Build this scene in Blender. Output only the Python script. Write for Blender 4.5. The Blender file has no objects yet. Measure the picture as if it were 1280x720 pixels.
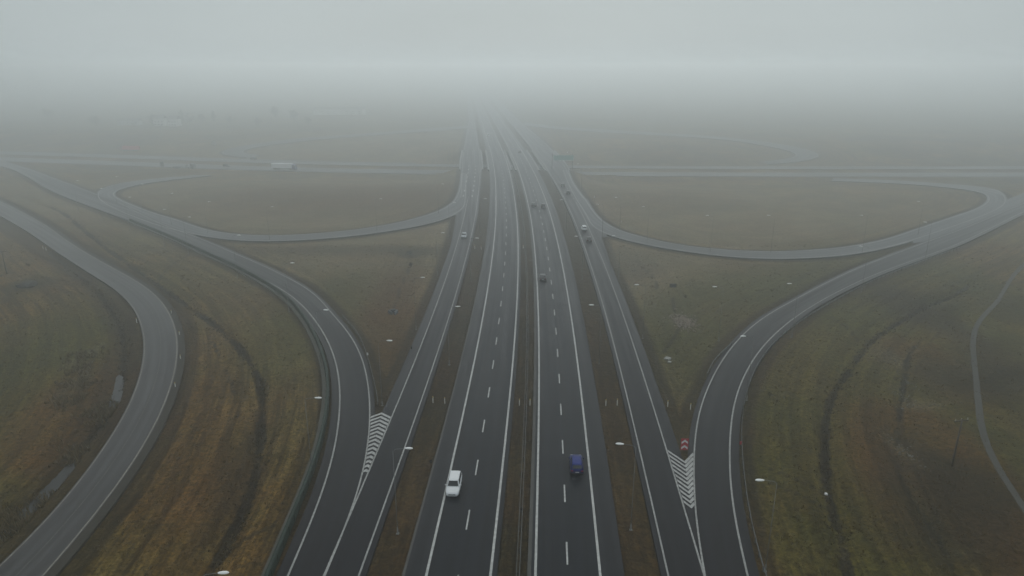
import bpy, bmesh, math, random
import numpy as np
from mathutils import Vector, Matrix
random.seed(7); rng = np.random.default_rng(7)
PI = math.pi
scene = bpy.context.scene
C = bpy.context.scene.collection

# ------------------------------------------------------------------ camera geometry (also used to survey ground points)
FOC, HOR, CAMH = 860.0, 85.0, 54.6
PITCH = math.atan((360-HOR)/FOC)
cp, sp_ = math.cos(PITCH), math.sin(PITCH)
def un(x, y, z=0.0):
    u = (x-640)/FOC; t = (y-360)/FOC
    s = (CAMH-z)/(sp_+t*cp)
    return (u*s, (cp-t*sp_)*s)

def smooth(a, b, x):
    t = np.clip((np.asarray(x, float)-a)/(b-a), 0, 1)
    return t*t*(3-2*t)

# motorway axis (middle of the central reservation) as a function of Y
_ya = np.array([-120, 0, 64, 114, 164, 213, 248, 280, 315, 350, 384, 433, 480, 574, 680, 760, 1000, 4200], float)
_xa = np.array([-9.5, -3.2, 0, 2.4, 3.85, 4.5, 4.5, 4.2, 3.3, 2.3, 1.1, -1.3, -4.0, -10.0, -16.8, -22, -37.6, -245], float)
_yy = np.arange(-120, 4200, 2.0)
_xx = np.interp(_yy, _ya, _xa)
_k = np.exp(-0.5*(np.arange(-40, 41)/14.0)**2); _k /= _k.sum()
_xs = np.convolve(np.pad(_xx, 40, mode='reflect', reflect_type='odd'), _k, 'valid')
def axis(y): return np.interp(y, _yy, _xs)

# crossing road axis as Y(x)
CRZ = -6.0
_cr = [(-300,186),(-120,190),(0,195),(120,198.3),(260,203.8),(400,208.2),(560,210.6),(720,212.6),(900,213.3),(1100,213.6),(1280,213.4),(1600,212)]
_crp = np.array([un(x, y, CRZ) for x, y in _cr])
_cx = np.arange(-900, 1200, 4.0)
_cy = np.interp(_cx, _crp[:,0], _crp[:,1])
_k2 = np.exp(-0.5*(np.arange(-30, 31)/10.0)**2); _k2 /= _k2.sum()
_cy = np.convolve(np.pad(_cy, 30, mode='reflect', reflect_type='odd'), _k2, 'valid')
def cross_y(x): return np.interp(x, _cx, _cy)

def H(x, y):
    x = np.asarray(x, float); y = np.asarray(y, float)
    d = np.abs(y-cross_y(x)); m = np.abs(x-axis(y))
    steep = 1-smooth(29, 43, d); gentle = 1-smooth(30, 125, d)
    w = smooth(31, 50, m)
    return CRZ*(steep*(1-w)+gentle*w)

def ung(x, y, dz=0.0):
    z = 0.0
    for _ in range(14):
        px, py = un(x, y, z+dz)
        z = 0.5*z+0.5*float(H(px, py))
    return (px, py)

def P(s):
    out = []
    for q in s.split():
        a, b = q.split(','); out.append(ung(float(a), float(b)))
    return np.array(out)

def resample(pts, step):
    pts = np.asarray(pts, float)
    # centripetal-ish Catmull-Rom through the surveyed points
    n = len(pts)
    ext = np.vstack([2*pts[0]-pts[1], pts, 2*pts[-1]-pts[-2]])
    out = []
    for i in range(n-1):
        p0, p1, p2, p3 = ext[i:i+4]
        L = np.linalg.norm(p2-p1); k = max(2, int(L/1.0))
        l0 = max(np.linalg.norm(p1-p0), 1e-3); l2 = max(np.linalg.norm(p3-p2), 1e-3)
        m1 = (p2-p0)/(l0+L)*L; m2 = (p3-p1)/(L+l2)*L
        for j in range(k):
            t = j/k
            out.append((2*t**3-3*t**2+1)*p1+(t**3-2*t**2+t)*m1+(-2*t**3+3*t**2)*p2+(t**3-t**2)*m2)
    out.append(pts[-1]); out = np.array(out)
    s = np.concatenate([[0], np.cumsum(np.linalg.norm(np.diff(out, axis=0), axis=1))])
    k = max(2, int(s[-1]/step)+1)
    q = np.linspace(0, s[-1], k)
    return np.column_stack([np.interp(q, s, out[:,0]), np.interp(q, s, out[:,1])])

def curve(s, step=2.0, sig=7.0):
    pts = resample(P(s) if isinstance(s, str) else s, step)
    h = int(3*sig/step)
    if h > 0 and len(pts) > 4:
        k = np.exp(-0.5*(np.arange(-h, h+1)*step/sig)**2); k /= k.sum()
        hh = min(h, len(pts)-1)
        k = np.exp(-0.5*(np.arange(-hh, hh+1)*step/sig)**2); k /= k.sum()
        pts = np.column_stack([np.convolve(np.pad(pts[:,i], hh, mode='reflect', reflect_type='odd'), k, 'valid') for i in (0, 1)])
    return pts

def offset(pts, d):
    t = np.gradient(pts, axis=0); t /= np.linalg.norm(t, axis=1)[:,None]+1e-9
    nrm = np.column_stack([t[:,1], -t[:,0]])        # to the right of the direction of travel
    return pts+nrm*np.asarray(d).reshape(-1, 1) if np.ndim(d) else pts+nrm*d

# ------------------------------------------------------------------ object helpers
def link(o): C.objects.link(o); return o
def props(o, label=None, cat=None, group=None, kind=None):
    if label: o['label'] = label
    if cat: o['category'] = cat
    if group: o['group'] = group
    if kind: o['kind'] = kind
    return o
def mesh_obj(name, verts, faces, mat, parent=None, smooth_=False, uv=None):
    me = bpy.data.meshes.new(name)
    me.from_pydata([tuple(map(float, v)) for v in verts], [], [tuple(int(i) for i in f) for f in faces])
    if uv is not None:
        l = me.uv_layers.new(name='UVMap')
        arr = np.asarray(uv, np.float32)
        idx = np.empty(len(me.loops), np.int32); me.loops.foreach_get('vertex_index', idx)
        l.data.foreach_set('uv', arr[idx].ravel())
    me.materials.append(mat)
    if smooth_: me.polygons.foreach_set('use_smooth', [True]*len(me.polygons))
    me.update()
    o = bpy.data.objects.new(name, me); link(o)
    if parent: o.parent = parent
    return o
def bm_obj(name, bm, mat, parent=None, smooth_=False):
    me = bpy.data.meshes.new(name); bm.to_mesh(me); bm.free(); me.materials.append(mat)
    if smooth_: me.polygons.foreach_set('use_smooth', [True]*len(me.polygons))
    o = bpy.data.objects.new(name, me); link(o)
    if parent: o.parent = parent
    return o
def thing(name, loc, rz, label, cat, group=None):
    o = bpy.data.objects.new(name, None); link(o)
    o.location = loc; o.rotation_euler = (0, 0, rz)
    return props(o, label, cat, group)
def add_box(bm, c, s, rot=None, bevel=0):
    r = bmesh.ops.create_cube(bm, size=1.0)
    M = Matrix.Translation(c) @ (rot.to_4x4() if rot else Matrix.Identity(4)) @ Matrix.Diagonal((s[0], s[1], s[2], 1))
    bmesh.ops.transform(bm, matrix=M, verts=r['verts'])
    if bevel:
        es = {e for v in r['verts'] for e in v.link_edges}
        bmesh.ops.bevel(bm, geom=list(es), offset=bevel, segments=1, affect='EDGES')
def add_tube(bm, a, b, r0, r1=None, n=8, caps=True):
    a = Vector(a); b = Vector(b); d = b-a; L = d.length
    if L < 1e-5: return
    r1 = r0 if r1 is None else r1
    q = d.to_track_quat('Z', 'Y').to_matrix().to_4x4()
    r = bmesh.ops.create_cone(bm, cap_ends=caps, segments=n, radius1=r0, radius2=r1, depth=L)
    bmesh.ops.transform(bm, matrix=Matrix.Translation((a+b)/2) @ q, verts=r['verts'])
def copy_tree(o, parent=None):
    c = o.copy(); C.objects.link(c); c.parent = parent
    for ch in o.children: copy_tree(ch, c)
    return c

# ------------------------------------------------------------------ materials
MATS = {}
def mat(name, col, rough=0.6, metal=0.0, spec=0.5, noise=None, emis=0, bump=0):
    if name in MATS: return MATS[name]
    m = bpy.data.materials.new(name); m.use_nodes = True
    nt = m.node_tree; b = nt.nodes['Principled BSDF']
    b.inputs['Roughness'].default_value = rough; b.inputs['Metallic'].default_value = metal
    b.inputs['Specular IOR Level'].default_value = spec
    b.inputs['Base Color'].default_value = (*col, 1)
    if emis:
        b.inputs['Emission Color'].default_value = (*col, 1); b.inputs['Emission Strength'].default_value = emis
    if noise:
        sc, amt = noise
        tc = nt.nodes.new('ShaderNodeTexCoord'); n = nt.nodes.new('ShaderNodeTexNoise')
        n.inputs['Scale'].default_value = sc; n.inputs['Detail'].default_value = 5
        nt.links.new(tc.outputs['Object'], n.inputs['Vector'])
        mx = nt.nodes.new('ShaderNodeMix'); mx.data_type = 'RGBA'
        mx.inputs['A'].default_value = (*[c*(1-amt) for c in col], 1)
        mx.inputs['B'].default_value = (*[min(1, c*(1+amt)) for c in col], 1)
        nt.links.new(n.outputs['Fac'], mx.inputs['Factor']); nt.links.new(mx.outputs['Result'], b.inputs['Base Color'])
        if bump:
            bp = nt.nodes.new('ShaderNodeBump'); bp.inputs['Strength'].default_value = bump
            nt.links.new(n.outputs['Fac'], bp.inputs['Height']); nt.links.new(bp.outputs['Normal'], b.inputs['Normal'])
    MATS[name] = m; return m

class NT:
    """small helper for longer node graphs"""
    def __init__(s, name):
        s.m = bpy.data.materials.new(name); s.m.use_nodes = True; s.t = s.m.node_tree
        s.b = s.t.nodes['Principled BSDF']
    def n(s, typ, **kw):
        x = s.t.nodes.new(typ)
        for k, v in kw.items():
            if k.startswith('i_'): x.inputs[k[2:].replace('_', ' ')].default_value = v
            else: setattr(x, k, v)
        return x
    def l(s, a, b): s.t.links.new(a, b)
    def noise(s, vec, scale, detail=4, rough=0.55):
        x = s.n('ShaderNodeTexNoise'); x.inputs['Scale'].default_value = scale; x.inputs['Detail'].default_value = detail
        x.inputs['Roughness'].default_value = rough; s.l(vec, x.inputs['Vector']); return x.outputs['Fac']
    def ramp(s, f, a, b, lo=0.0, hi=1.0):
        x = s.n('ShaderNodeMapRange'); x.interpolation_type = 'SMOOTHSTEP'
        x.inputs['From Min'].default_value = a; x.inputs['From Max'].default_value = b
        x.inputs['To Min'].default_value = lo; x.inputs['To Max'].default_value = hi
        s.l(f, x.inputs['Value']); return x.outputs['Result']
    def mix(s, f, a, b, blend='MIX'):
        x = s.n('ShaderNodeMix'); x.data_type = 'RGBA'; x.blend_type = blend
        if isinstance(f, (int, float)): x.inputs['Factor'].default_value = f
        else: s.l(f, x.inputs['Factor'])
        for v, k in ((a, 'A'), (b, 'B')):
            if isinstance(v, tuple): x.inputs[k].default_value = (*v, 1)
            else: s.l(v, x.inputs[k])
        return x.outputs['Result']
    def math(s, op, a, b=0.0):
        x = s.n('ShaderNodeMath'); x.operation = op
        for i, v in enumerate((a, b)):
            if isinstance(v, (int, float)): x.inputs[i].default_value = v
            else: s.l(v, x.inputs[i])
        return x.outputs[0]
    def mapping(s, vec, scale):
        x = s.n('ShaderNodeMapping'); x.inputs['Scale'].default_value = scale; s.l(vec, x.inputs['Vector']); return x.outputs['Vector']

def asphalt(name, col, tint=(1, 1, 1), patch=0.48, rough=0.42, tracks=True):
    s = NT(name)
    uv = s.n('ShaderNodeTexCoord')
    pos = uv.outputs['Object']; u = uv.outputs['UV']
    big = s.ramp(s.noise(pos, 0.035, 3), 0.35, 0.65)
    fine = s.noise(pos, 3.0, 6, 0.7)
    lng = s.noise(s.mapping(u, (0.9, 0.012, 1)), 1.0, 4, 0.6)        # streaks running along the lane
    dk = tuple(c*(1-patch) for c in col); lt = tuple(c*(1+patch) for c in col)
    c1 = s.mix(s.ramp(lng, 0.34, 0.68), dk, lt)
    c1 = s.mix(s.math('MULTIPLY', big, 0.5), c1, tuple(col[i]*1.25*tint[i] for i in range(3)))
    c1 = s.mix(s.ramp(fine, 0.3, 0.75, 0.0, 0.35), c1, tuple(c*0.55 for c in col))
    # sealed joints and repair strips across the lane
    jt = s.ramp(s.noise(s.mapping(u, (0.02, 0.10, 1)), 1.0, 1), 0.66, 0.68)
    c1 = s.mix(s.math('MULTIPLY', jt, 0.22), c1, tuple(c*0.6 for c in col))
    if tracks:
        su = s.n('ShaderNodeSeparateXYZ'); s.l(u, su.inputs[0])
        w_ = s.math('SINE', s.math('MULTIPLY', s.math('ADD', su.outputs[0], s.math('MULTIPLY', lng, 0.5)), 2*PI/1.93))
        c1 = s.mix(s.ramp(w_, -0.2, 1.0, 0, 0.38), c1, tuple(c*1.7 for c in col))
        dirt = s.ramp(s.noise(s.mapping(pos, (1, 0.25, 1)), 0.22, 5, 0.7), 0.52, 0.72, 0, 0.4)
        c1 = s.mix(dirt, c1, tuple(c*0.45 for c in col))
    s.l(c1, s.b.inputs['Base Color'])
    r = s.ramp(lng, 0.3, 0.7, rough-0.1, rough+0.12); s.l(r, s.b.inputs['Roughness'])
    bp = s.n('ShaderNodeBump'); bp.inputs['Strength'].default_value = 0.25; bp.inputs['Distance'].default_value = 0.02
    s.l(fine, bp.inputs['Height']); s.l(bp.outputs['Normal'], s.b.inputs['Normal'])
    s.b.inputs['Specular IOR Level'].default_value = 0.11
    return s.m
def paint(name, col, wear):
    wear = min(1, wear*1.35); s = NT(name); pos = s.n('ShaderNodeTexCoord').outputs['Object']
    f = s.ramp(s.noise(pos, 2.2, 5, 0.7), 0.36, 0.66)
    g = s.ramp(s.noise(pos, 0.12, 3), 0.35, 0.65)
    c = s.mix(s.math('MULTIPLY', f, wear), col, tuple(x*0.35 for x in col))
    c = s.mix(s.math('MULTIPLY', g, wear*0.6), c, tuple(x*0.55 for x in col))
    s.l(c, s.b.inputs['Base Color']); s.b.inputs['Roughness'].default_value = 0.7
    return s.m

M_ASPH = asphalt('asphalt_dark', (0.0130, 0.0148, 0.0185))
M_SHOULDER = asphalt('asphalt_shoulder', (0.019, 0.020, 0.023), patch=0.2)
M_RAMP = asphalt('asphalt_ramp', (0.0125, 0.0130, 0.0160))
M_OLD = asphalt('asphalt_old', (0.058, 0.057, 0.058), patch=0.16)
M_LOOP = asphalt('asphalt_loop_sheen', (0.060, 0.063, 0.067), patch=0.15)  # wet grazing reflection put into the base colour, hence paler than the ramps
M_CROSS = asphalt('asphalt_crossing', (0.055, 0.058, 0.062), patch=0.15)
M_WHITE = paint('paint_white', (0.60, 0.60, 0.575), 0.4)
M_DULL = paint('paint_dull', (0.42, 0.42, 0.40), 0.5)
M_CHEV = paint('paint_chevron', (0.50, 0.50, 0.48), 0.35)
M_OLDL = paint('paint_worn_off', (0.12, 0.118, 0.11), 0.6)
M_FAINT = paint('paint_faint', (0.20, 0.195, 0.185), 0.6)
M_YEL = paint('paint_yellowed', (0.30, 0.28, 0.235), 0.6)
M_STEEL = mat('galvanised_steel', (0.135, 0.14, 0.142), 0.6, 0.2, noise=(1.5, 0.2))
M_STEELP = mat('galvanised_post', (0.09, 0.092, 0.092), 0.65, 0.1, noise=(3, 0.25))
M_CONC = mat('concrete', (0.33, 0.33, 0.32), 0.85, noise=(0.6, 0.2), bump=0.2)
M_CONCD = mat('concrete_dark', (0.20, 0.20, 0.19), 0.9, noise=(0.8, 0.25), bump=0.2)
M_MAST = mat('mast_steel', (0.20, 0.203, 0.20), 0.6, 0.0, noise=(2, 0.15))
M_KERB = mat('kerb_concrete', (0.085, 0.083, 0.076), 0.9, noise=(0.7, 0.3))
M_GREEN = mat('green_fence_paint', (0.010, 0.026, 0.013), 0.6, noise=(4, 0.35))
M_LAMPH = mat('lamp_head_white', (0.93, 0.93, 0.91), 0.4, noise=(6, 0.05))
M_TYRE = mat('rubber', (0.018, 0.018, 0.018), 0.85, noise=(20, 0.2))
M_RIM = mat('wheel_rim_metal', (0.35, 0.35, 0.36), 0.35, 0.8, noise=(10, 0.1))
M_GLASS = mat('car_glass', (0.012, 0.014, 0.016), 0.08, 0, 0.8, noise=(2, 0.1))
M_BLACKP = mat('black_plastic', (0.02, 0.02, 0.022), 0.6, noise=(10, 0.2))
M_LIGHT = mat('headlight_glass', (0.75, 0.77, 0.8), 0.15, noise=(8, 0.05))
M_TAIL = mat('tail_light_red', (0.35, 0.02, 0.02), 0.25, noise=(8, 0.1))
M_PLATE = mat('number_plate_white', (0.7, 0.7, 0.7), 0.5, noise=(12, 0.05))
M_POSTW = mat('marker_post_white', (0.85, 0.84, 0.80), 0.6, noise=(5, 0.1))
M_POSTY = mat('marker_post_yellow', (0.55, 0.40, 0.12), 0.6, noise=(5, 0.1))
M_RED = mat('sign_red', (0.50, 0.035, 0.05), 0.5, noise=(5, 0.08))
M_SIGNW = mat('sign_white', (0.85, 0.84, 0.84), 0.5, noise=(5, 0.03))
M_SIGNG = mat('sign_green', (0.09, 0.30, 0.25), 0.45, noise=(2, 0.05))
M_SIGNB = mat('sign_back_grey', (0.15, 0.155, 0.16), 0.6, noise=(2, 0.1))
M_WOOD = mat('pole_wood', (0.10, 0.085, 0.07), 0.85, noise=(3, 0.3))
M_INS = mat('insulator_pale', (0.55, 0.55, 0.52), 0.3, noise=(5, 0.05))

# ------------------------------------------------------------------ roads
def zroad(x, y, deck):
    return np.where(deck, 0.0, H(x, y))
def ribbon(name, A, B, mat_, layer, ncross=4, parent=None, deck=False, skirt=0.7, kind='structure'):
    """sheet between two polylines of equal length; follows the terrain"""
    A = np.asarray(A); B = np.asarray(B); n = len(A)
    ts = np.linspace(0, 1, ncross+1)
    V = []; UV = []
    mid = (A+B)/2; s = np.concatenate([[0], np.cumsum(np.linalg.norm(np.diff(mid, axis=0), axis=1))])
    wd = np.linalg.norm(B-A, axis=1)
    X = A[:,None,0]*(1-ts)+B[:,None,0]*ts; Y = A[:,None,1]*(1-ts)+B[:,None,1]*ts
    Z = np.zeros_like(X) if deck else H(X, Y)
    Z = Z+layer
    cols = ncross+1
    if skirt:
        X = np.hstack([X[:,:1], X, X[:,-1:]]); Y = np.hstack([Y[:,:1], Y, Y[:,-1:]])
        Z = np.hstack([Z[:,:1]-skirt, Z, Z[:,-1:]-skirt]); cols += 2
        tt = np.concatenate([[0], ts, [1]])
    else: tt = ts
    U = wd[:,None]*tt[None,:]; VV = np.repeat(s[:,None], cols, 1)
    V = np.stack([X, Y, Z], -1).reshape(-1, 3); UV = np.stack([U, VV], -1).reshape(-1, 2)
    i = np.arange(n-1)[:,None]*cols+np.arange(cols-1)[None,:]
    F = np.stack([i, i+1, i+cols+1, i+cols], -1).reshape(-1, 4)
    # wind the faces upwards
    a, b, c = V[F[len(F)//2][0]], V[F[len(F)//2][1]], V[F[len(F)//2][2]]
    o = mesh_obj(name, V, F, mat_, parent, uv=UV)
    k = (cols-1)//2
    f = F[(n//2)*(cols-1)+k] if n > 2 else F[k]
    nz = np.cross(V[f[1]]-V[f[0]], V[f[2]]-V[f[0]])[2]
    if nz < 0: o.data.flip_normals()
    if parent is None: o['kind'] = kind
    return o
def line_strip(name, pts, w, mat_, layer, parent, deck=False, dash=None, phase=0.0, wobble=0.0):
    """painted line of width w; dash=(length, period) for broken lines: still one mesh"""
    pts = np.asarray(pts)
    if dash is None:
        return ribbon(name, offset(pts, -w/2), offset(pts, w/2), mat_, layer, 1, parent, deck, skirt=0)
    s = np.concatenate([[0], np.cumsum(np.linalg.norm(np.diff(pts, axis=0), axis=1))])
    V = []; F = []
    k = phase % dash[1]
    while k+dash[0] < s[-1]:
        q = np.linspace(k, k+dash[0], 4)
        c = np.column_stack([np.interp(q, s, pts[:,0]), np.interp(q, s, pts[:,1])])
        a = offset(c, -w/2); b = offset(c, w/2); n0 = len(V)
        for p_, r_ in zip(a, b):
            for r in (p_, r_): V.append((r[0], r[1], (0 if deck else float(H(*r)))+layer))
        for i in range(3): F.append((n0+2*i, n0+2*i+1, n0+2*i+3, n0+2*i+2))
        k += dash[1]
    o = mesh_obj(name, V, F, mat_, parent, uv=[(v[0], v[1]) for v in V])
    return o

# stations along the motorway
YS = np.concatenate([np.arange(10, 320, 3.0), np.arange(320, 900, 5.0), np.arange(900, 3900, 25.0)])
RAW = {
 'ml_l': "531,720 558.7,613 587.7,480 605,387 608.4,370 613.1,334 616.5,310 619,280 620,260 620,242 619.4,230 617.3,216",
 'ml_r': "612.7,720 624.2,620 632.5,540 639,480 643.5,425 646.5,370 647.1,340 647.5,310 646.5,280 645.6,267.5 642.5,242.5 637.5,220",
 'mr_l': "668,720 672.4,620 673.6,540 674,505 673.5,480 671.9,370 670.6,340 668,310 664.6,280 661.3,260 656.3,238.8 648.8,213.8",
 'mr_r': "750.5,720 741,620 725.7,480 708.3,373 698.8,308.8 693,286 688.8,271 682.5,250 678.5,241 671,222.5",
 'cr_l': "836.7,720 806.7,590 779.3,480 760,410 743.3,346.7 731,309.4 721.7,286.7 720,277.5 711.3,258.8 700,238 690,220",
 'cr_r': "880.7,720 853.3,626.7 831.7,560 806.7,480 793,433 773.3,376.7 755,333 746,307.5 740,293 732.5,276 721,256",
 'cl_r': "446.7,720 493,596.7 535.5,480 553,416.7 570.6,369 578.8,336 586,310 591.9,280 594.4,262.5 598,240 599.4,220",
 'cl_l': "405,720 430,663 443,626.7 466.7,576.7 485,530 509,480 536.7,396.7 551.9,368.8 563.8,332.5 573,293 578,280 583,258.8",
}
FIT = {}
for k, v in RAW.items():
    q = np.array([un(*map(float, t.split(','))) for t in v.split()])
    FIT[k] = (np.polyfit(q[:,1], q[:,0]-axis(q[:,1]), 2), q[:,1].max())
def lx(k, y, off=0.0):
    y = np.asarray(y, float); pf, ym = FIT[k]
    return axis(y)+np.polyval(pf, np.clip(y, 45, min(ym, 300)))+off
def ml(k, off=0.0, ys=YS): return np.column_stack([lx(k, ys, off), ys])

motorway = {}
def carriageway(name, la, offa, rb, offb, label_mat, layer, ys=YS):
    return ribbon(name, ml(la, offa, ys), ml(rb, offb, ys), label_mat, layer, 6, None, True)
mw_left = carriageway('motorway', 'ml_l', -2.6, 'ml_r', 0.75, M_ASPH, 0.010)
mw_right = carriageway('motorway', 'mr_l', -0.75, 'mr_r', 2.75, M_ASPH, 0.010)
# paler shoulders laid 8 mm higher
ribbon('hard_shoulder', ml('ml_l', -2.6), ml('ml_l', -0.2), M_SHOULDER, 0.018, 2, mw_left, True, 0)
ribbon('hard_shoulder', ml('mr_r', 0.2), ml('mr_r', 2.75), M_SHOULDER, 0.018, 2, mw_right, True, 0)
ribbon('kerb_strip', ml('mr_l', -0.95), ml('mr_l', -0.5), M_KERB, 0.026, 1, mw_right, True, 0)
ribbon('kerb_strip', ml('ml_l', -2.75), ml('ml_l', -2.45), M_KERB, 0.026, 1, mw_left, True, 0)
for k, par in (('ml_l', mw_left), ('ml_r', mw_left), ('mr_l', mw_right), ('mr_r', mw_right)):
    line_strip('edge_line', ml(k), 0.30, M_WHITE, 0.034, par, True)
mid_l = (ml('ml_l')+ml('ml_r'))/2; mid_r = (ml('mr_l')+ml('mr_r'))/2
def dash_phase(pts, px, py):
    Y = un(px, py)[1]; s = np.concatenate([[0], np.cumsum(np.linalg.norm(np.diff(pts, axis=0), axis=1))])
    return (np.interp(Y, pts[:,1], s)-2.0)
line_strip('lane_dashes', mid_l, 0.20, M_WHITE, 0.034, mw_left, True, (4, 12), dash_phase(mid_l, 596, 584.3))
line_strip('lane_dashes', mid_r, 0.20, M_WHITE, 0.034, mw_right, True, (4, 12), dash_phase(mid_r, 702.3, 511.7))

# parallel collector roads
CLY = YS
def xy_edge(s):                       # traced asphalt edge as x(Y)
    q = np.array([un(*map(float, t.split(','))) for t in s.split()]); q = q[np.argsort(q[:,1])]
    def f(y):
        r = q[:,0]-axis(q[:,1]); return axis(y)+np.interp(y, q[:,1], r)
    return f
e_cl = xy_edge("526.7,400 550,347 561,310 566,290 570.5,262 573.8,245 575,230 575.7,216 576.5,200 579,185 583,165 586,150")
e_cr = xy_edge("783,373 766,323 757,305 749,291 742,274 734,252 725.5,239 717.5,227.5 710,212 700.5,198 686,182.5 672,170 660,160 651,152.5")
def left_col_edge(y):
    a = lx('cl_l', y, -1.9); b = e_cl(y); w = smooth(200, 262, y); return a*(1-w)+b*w
def right_col_edge(y):
    a = lx('cr_r', y, 1.95); b = e_cr(y); w = smooth(190, 240, y); return a*(1-w)+b*w
def sm_arr(a, n=9):
    k = np.hanning(n+2)[1:-1]; k /= k.sum(); return np.convolve(np.pad(a, n//2, mode='reflect', reflect_type='odd'), k, 'valid')
E_CL = np.column_stack([sm_arr(left_col_edge(YS)), YS]); E_CR = np.column_stack([sm_arr(right_col_edge(YS)), YS])
col_left = ribbon('collector_road', E_CL, ml('cl_r', 0.8), M_RAMP, 0.012, 5, None, True)
col_right = ribbon('collector_road', ml('cr_l', -0.8), E_CR, M_RAMP, 0.012, 5, None, True)
sub = YS < 270
ribbon('hard_shoulder', E_CL[sub], ml('cl_l', -0.15)[sub], M_SHOULDER, 0.020, 1, col_left, True, 0)
ribbon('hard_shoulder', ml('cr_r', 0.15)[sub], E_CR[sub], M_SHOULDER, 0.020, 1, col_right, True, 0)
line_strip('edge_line', ml('cl_r'), 0.22, M_DULL, 0.036, col_left, True)
line_strip('edge_line', ml('cr_l'), 0.22, M_DULL, 0.036, col_right, True)
line_strip('edge_line', ml('cl_l')[YS < 305], 0.22, M_DULL, 0.036, col_left, True)
line_strip('edge_line', ml('cr_r')[YS < 290], 0.22, M_DULL, 0.036, col_right, True)
far = YS > 300
line_strip('edge_line', offset(E_CL[far], 0.9), 0.22, M_DULL, 0.036, col_left, True)
line_strip('edge_line', offset(E_CR[far], -0.9), 0.22, M_DULL, 0.036, col_right, True)
far2 = (YS > 300) & (YS < 420)
line_strip('lane_dashes', ml('cl_r', -2.6)[far2], 0.5, M_WHITE, 0.036, col_left, True, (4.5, 14), 3)
line_strip('lane_dashes', ml('cl_r', -6.6)[far2], 0.5, M_WHITE, 0.036, col_left, True, (4.5, 14), 3)
line_strip('lane_dashes', ml('cr_r', 0.1)[(YS > 285) & (YS < 480)], 0.2, M_DULL, 0.036, col_right, True, (3, 9), 3)

# slip roads and loops (surveyed edge lines -> asphalt edges)
S = {}
S['L2l'] = curve("336,775 360,720 391.7,646.7 413,586.7 423,536.7 426,500 425,480 420,450 403,413 383,386.7 366,370.5 346,358 320,344.5 286,327.8 253,312.8 220,297.3 190,284.8 160,273.3 125,260.5 75,241.5 37.5,221 7.5,208.5 -40,197 -110,190")
S['L2r'] = curve("380,782 405,722 430,663 441.7,636.7 455,590 462,545 463.3,520 463,505 460.7,480 453,446.7 436.7,416.7 413,390 393,366.7 370,352.5 345,340 320,328 290,315.8 261.7,303 236.7,293 220,287.5 195,277 165,262 142,250 120,243 95,233.5 62.5,221.5 25,208 -20,196 -80,189.5")
S['R2l'] = curve("889,760 880.7,720 871.7,673 866.9,613 867,563 871.7,520 886.7,479 906.7,443.5 933,413.5 959,393.5 993,375 1026.7,356.7 1060,340.5 1093,327 1126.7,314.5 1160,302 1193,290 1226.7,276.7 1273,257 1330,238 1420,222 1520,213")
S['R2r'] = curve("944,760 935,720 918,653 911.7,596.7 911.7,546.7 914.3,520.6 917.5,499.7 924.8,480 935.6,458 947.4,440 960,425 993,397 1026.7,375.5 1060,358.3 1093,343.3 1143,325 1193,306.7 1243,283 1280,265 1340,243 1430,225 1530,214")
def pair(A, B, n=None):
    """resample both edges to the same number of stations"""
    L = np.linalg.norm(np.diff(A, axis=0), axis=1).sum()
    n = n or max(8, int(L/2.5))
    def rs(Q):
        s = np.concatenate([[0], np.cumsum(np.linalg.norm(np.diff(Q, axis=0), axis=1))]); q = np.linspace(0, s[-1], n)
        return np.column_stack([np.interp(q, s, Q[:,0]), np.interp(q, s, Q[:,1])])
    return rs(A), rs(B)
def match(A, B):
    """for every station of A the nearest point on B (keeps cross sections square)"""
    out = []; Bd = resample(B, 0.5)
    for p in A: out.append(Bd[np.argmin(((Bd-p)**2).sum(1))])
    out = np.array(out); k = 7
    if len(out) > 20:
        w = np.ones(k)/k
        out = np.column_stack([np.convolve(np.pad(out[:,i], k//2, mode='edge'), w, 'valid') for i in (0, 1)])
    return out
# left slip road; L2l runs away from the camera: left side = negative offset
EL2l = offset(S['L2l'], -1.35)
_, _ = 0, 0
A = S['L2l']; Bm = match(A, S['L2r'])
slip_left = ribbon('slip_road', EL2l, offset(A, 0)+(Bm-A)*(1+0.9/np.maximum(np.linalg.norm(Bm-A, axis=1), 3))[:,None], M_RAMP, 0.030, 5)
line_strip('edge_line', S['L2l'], 0.24, M_DULL, 0.048, slip_left)
keep = S['L2r'][:,1] < 500
line_strip('edge_line', S['L2r'], 0.22, M_DULL, 0.048, slip_left)
A = S['R2l']; Bm = match(A, S['R2r'])
dd = (Bm-A)/np.maximum(np.linalg.norm(Bm-A, axis=1), 1)[:,None]
slip_right = ribbon('slip_road', A-dd*0.9, Bm+dd*1.3, M_RAMP, 0.030, 5)
line_strip('edge_line', S['R2l'], 0.22, M_DULL, 0.048, slip_right)
line_strip('edge_line', S['R2r'], 0.24, M_DULL, 0.048, slip_right)
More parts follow.
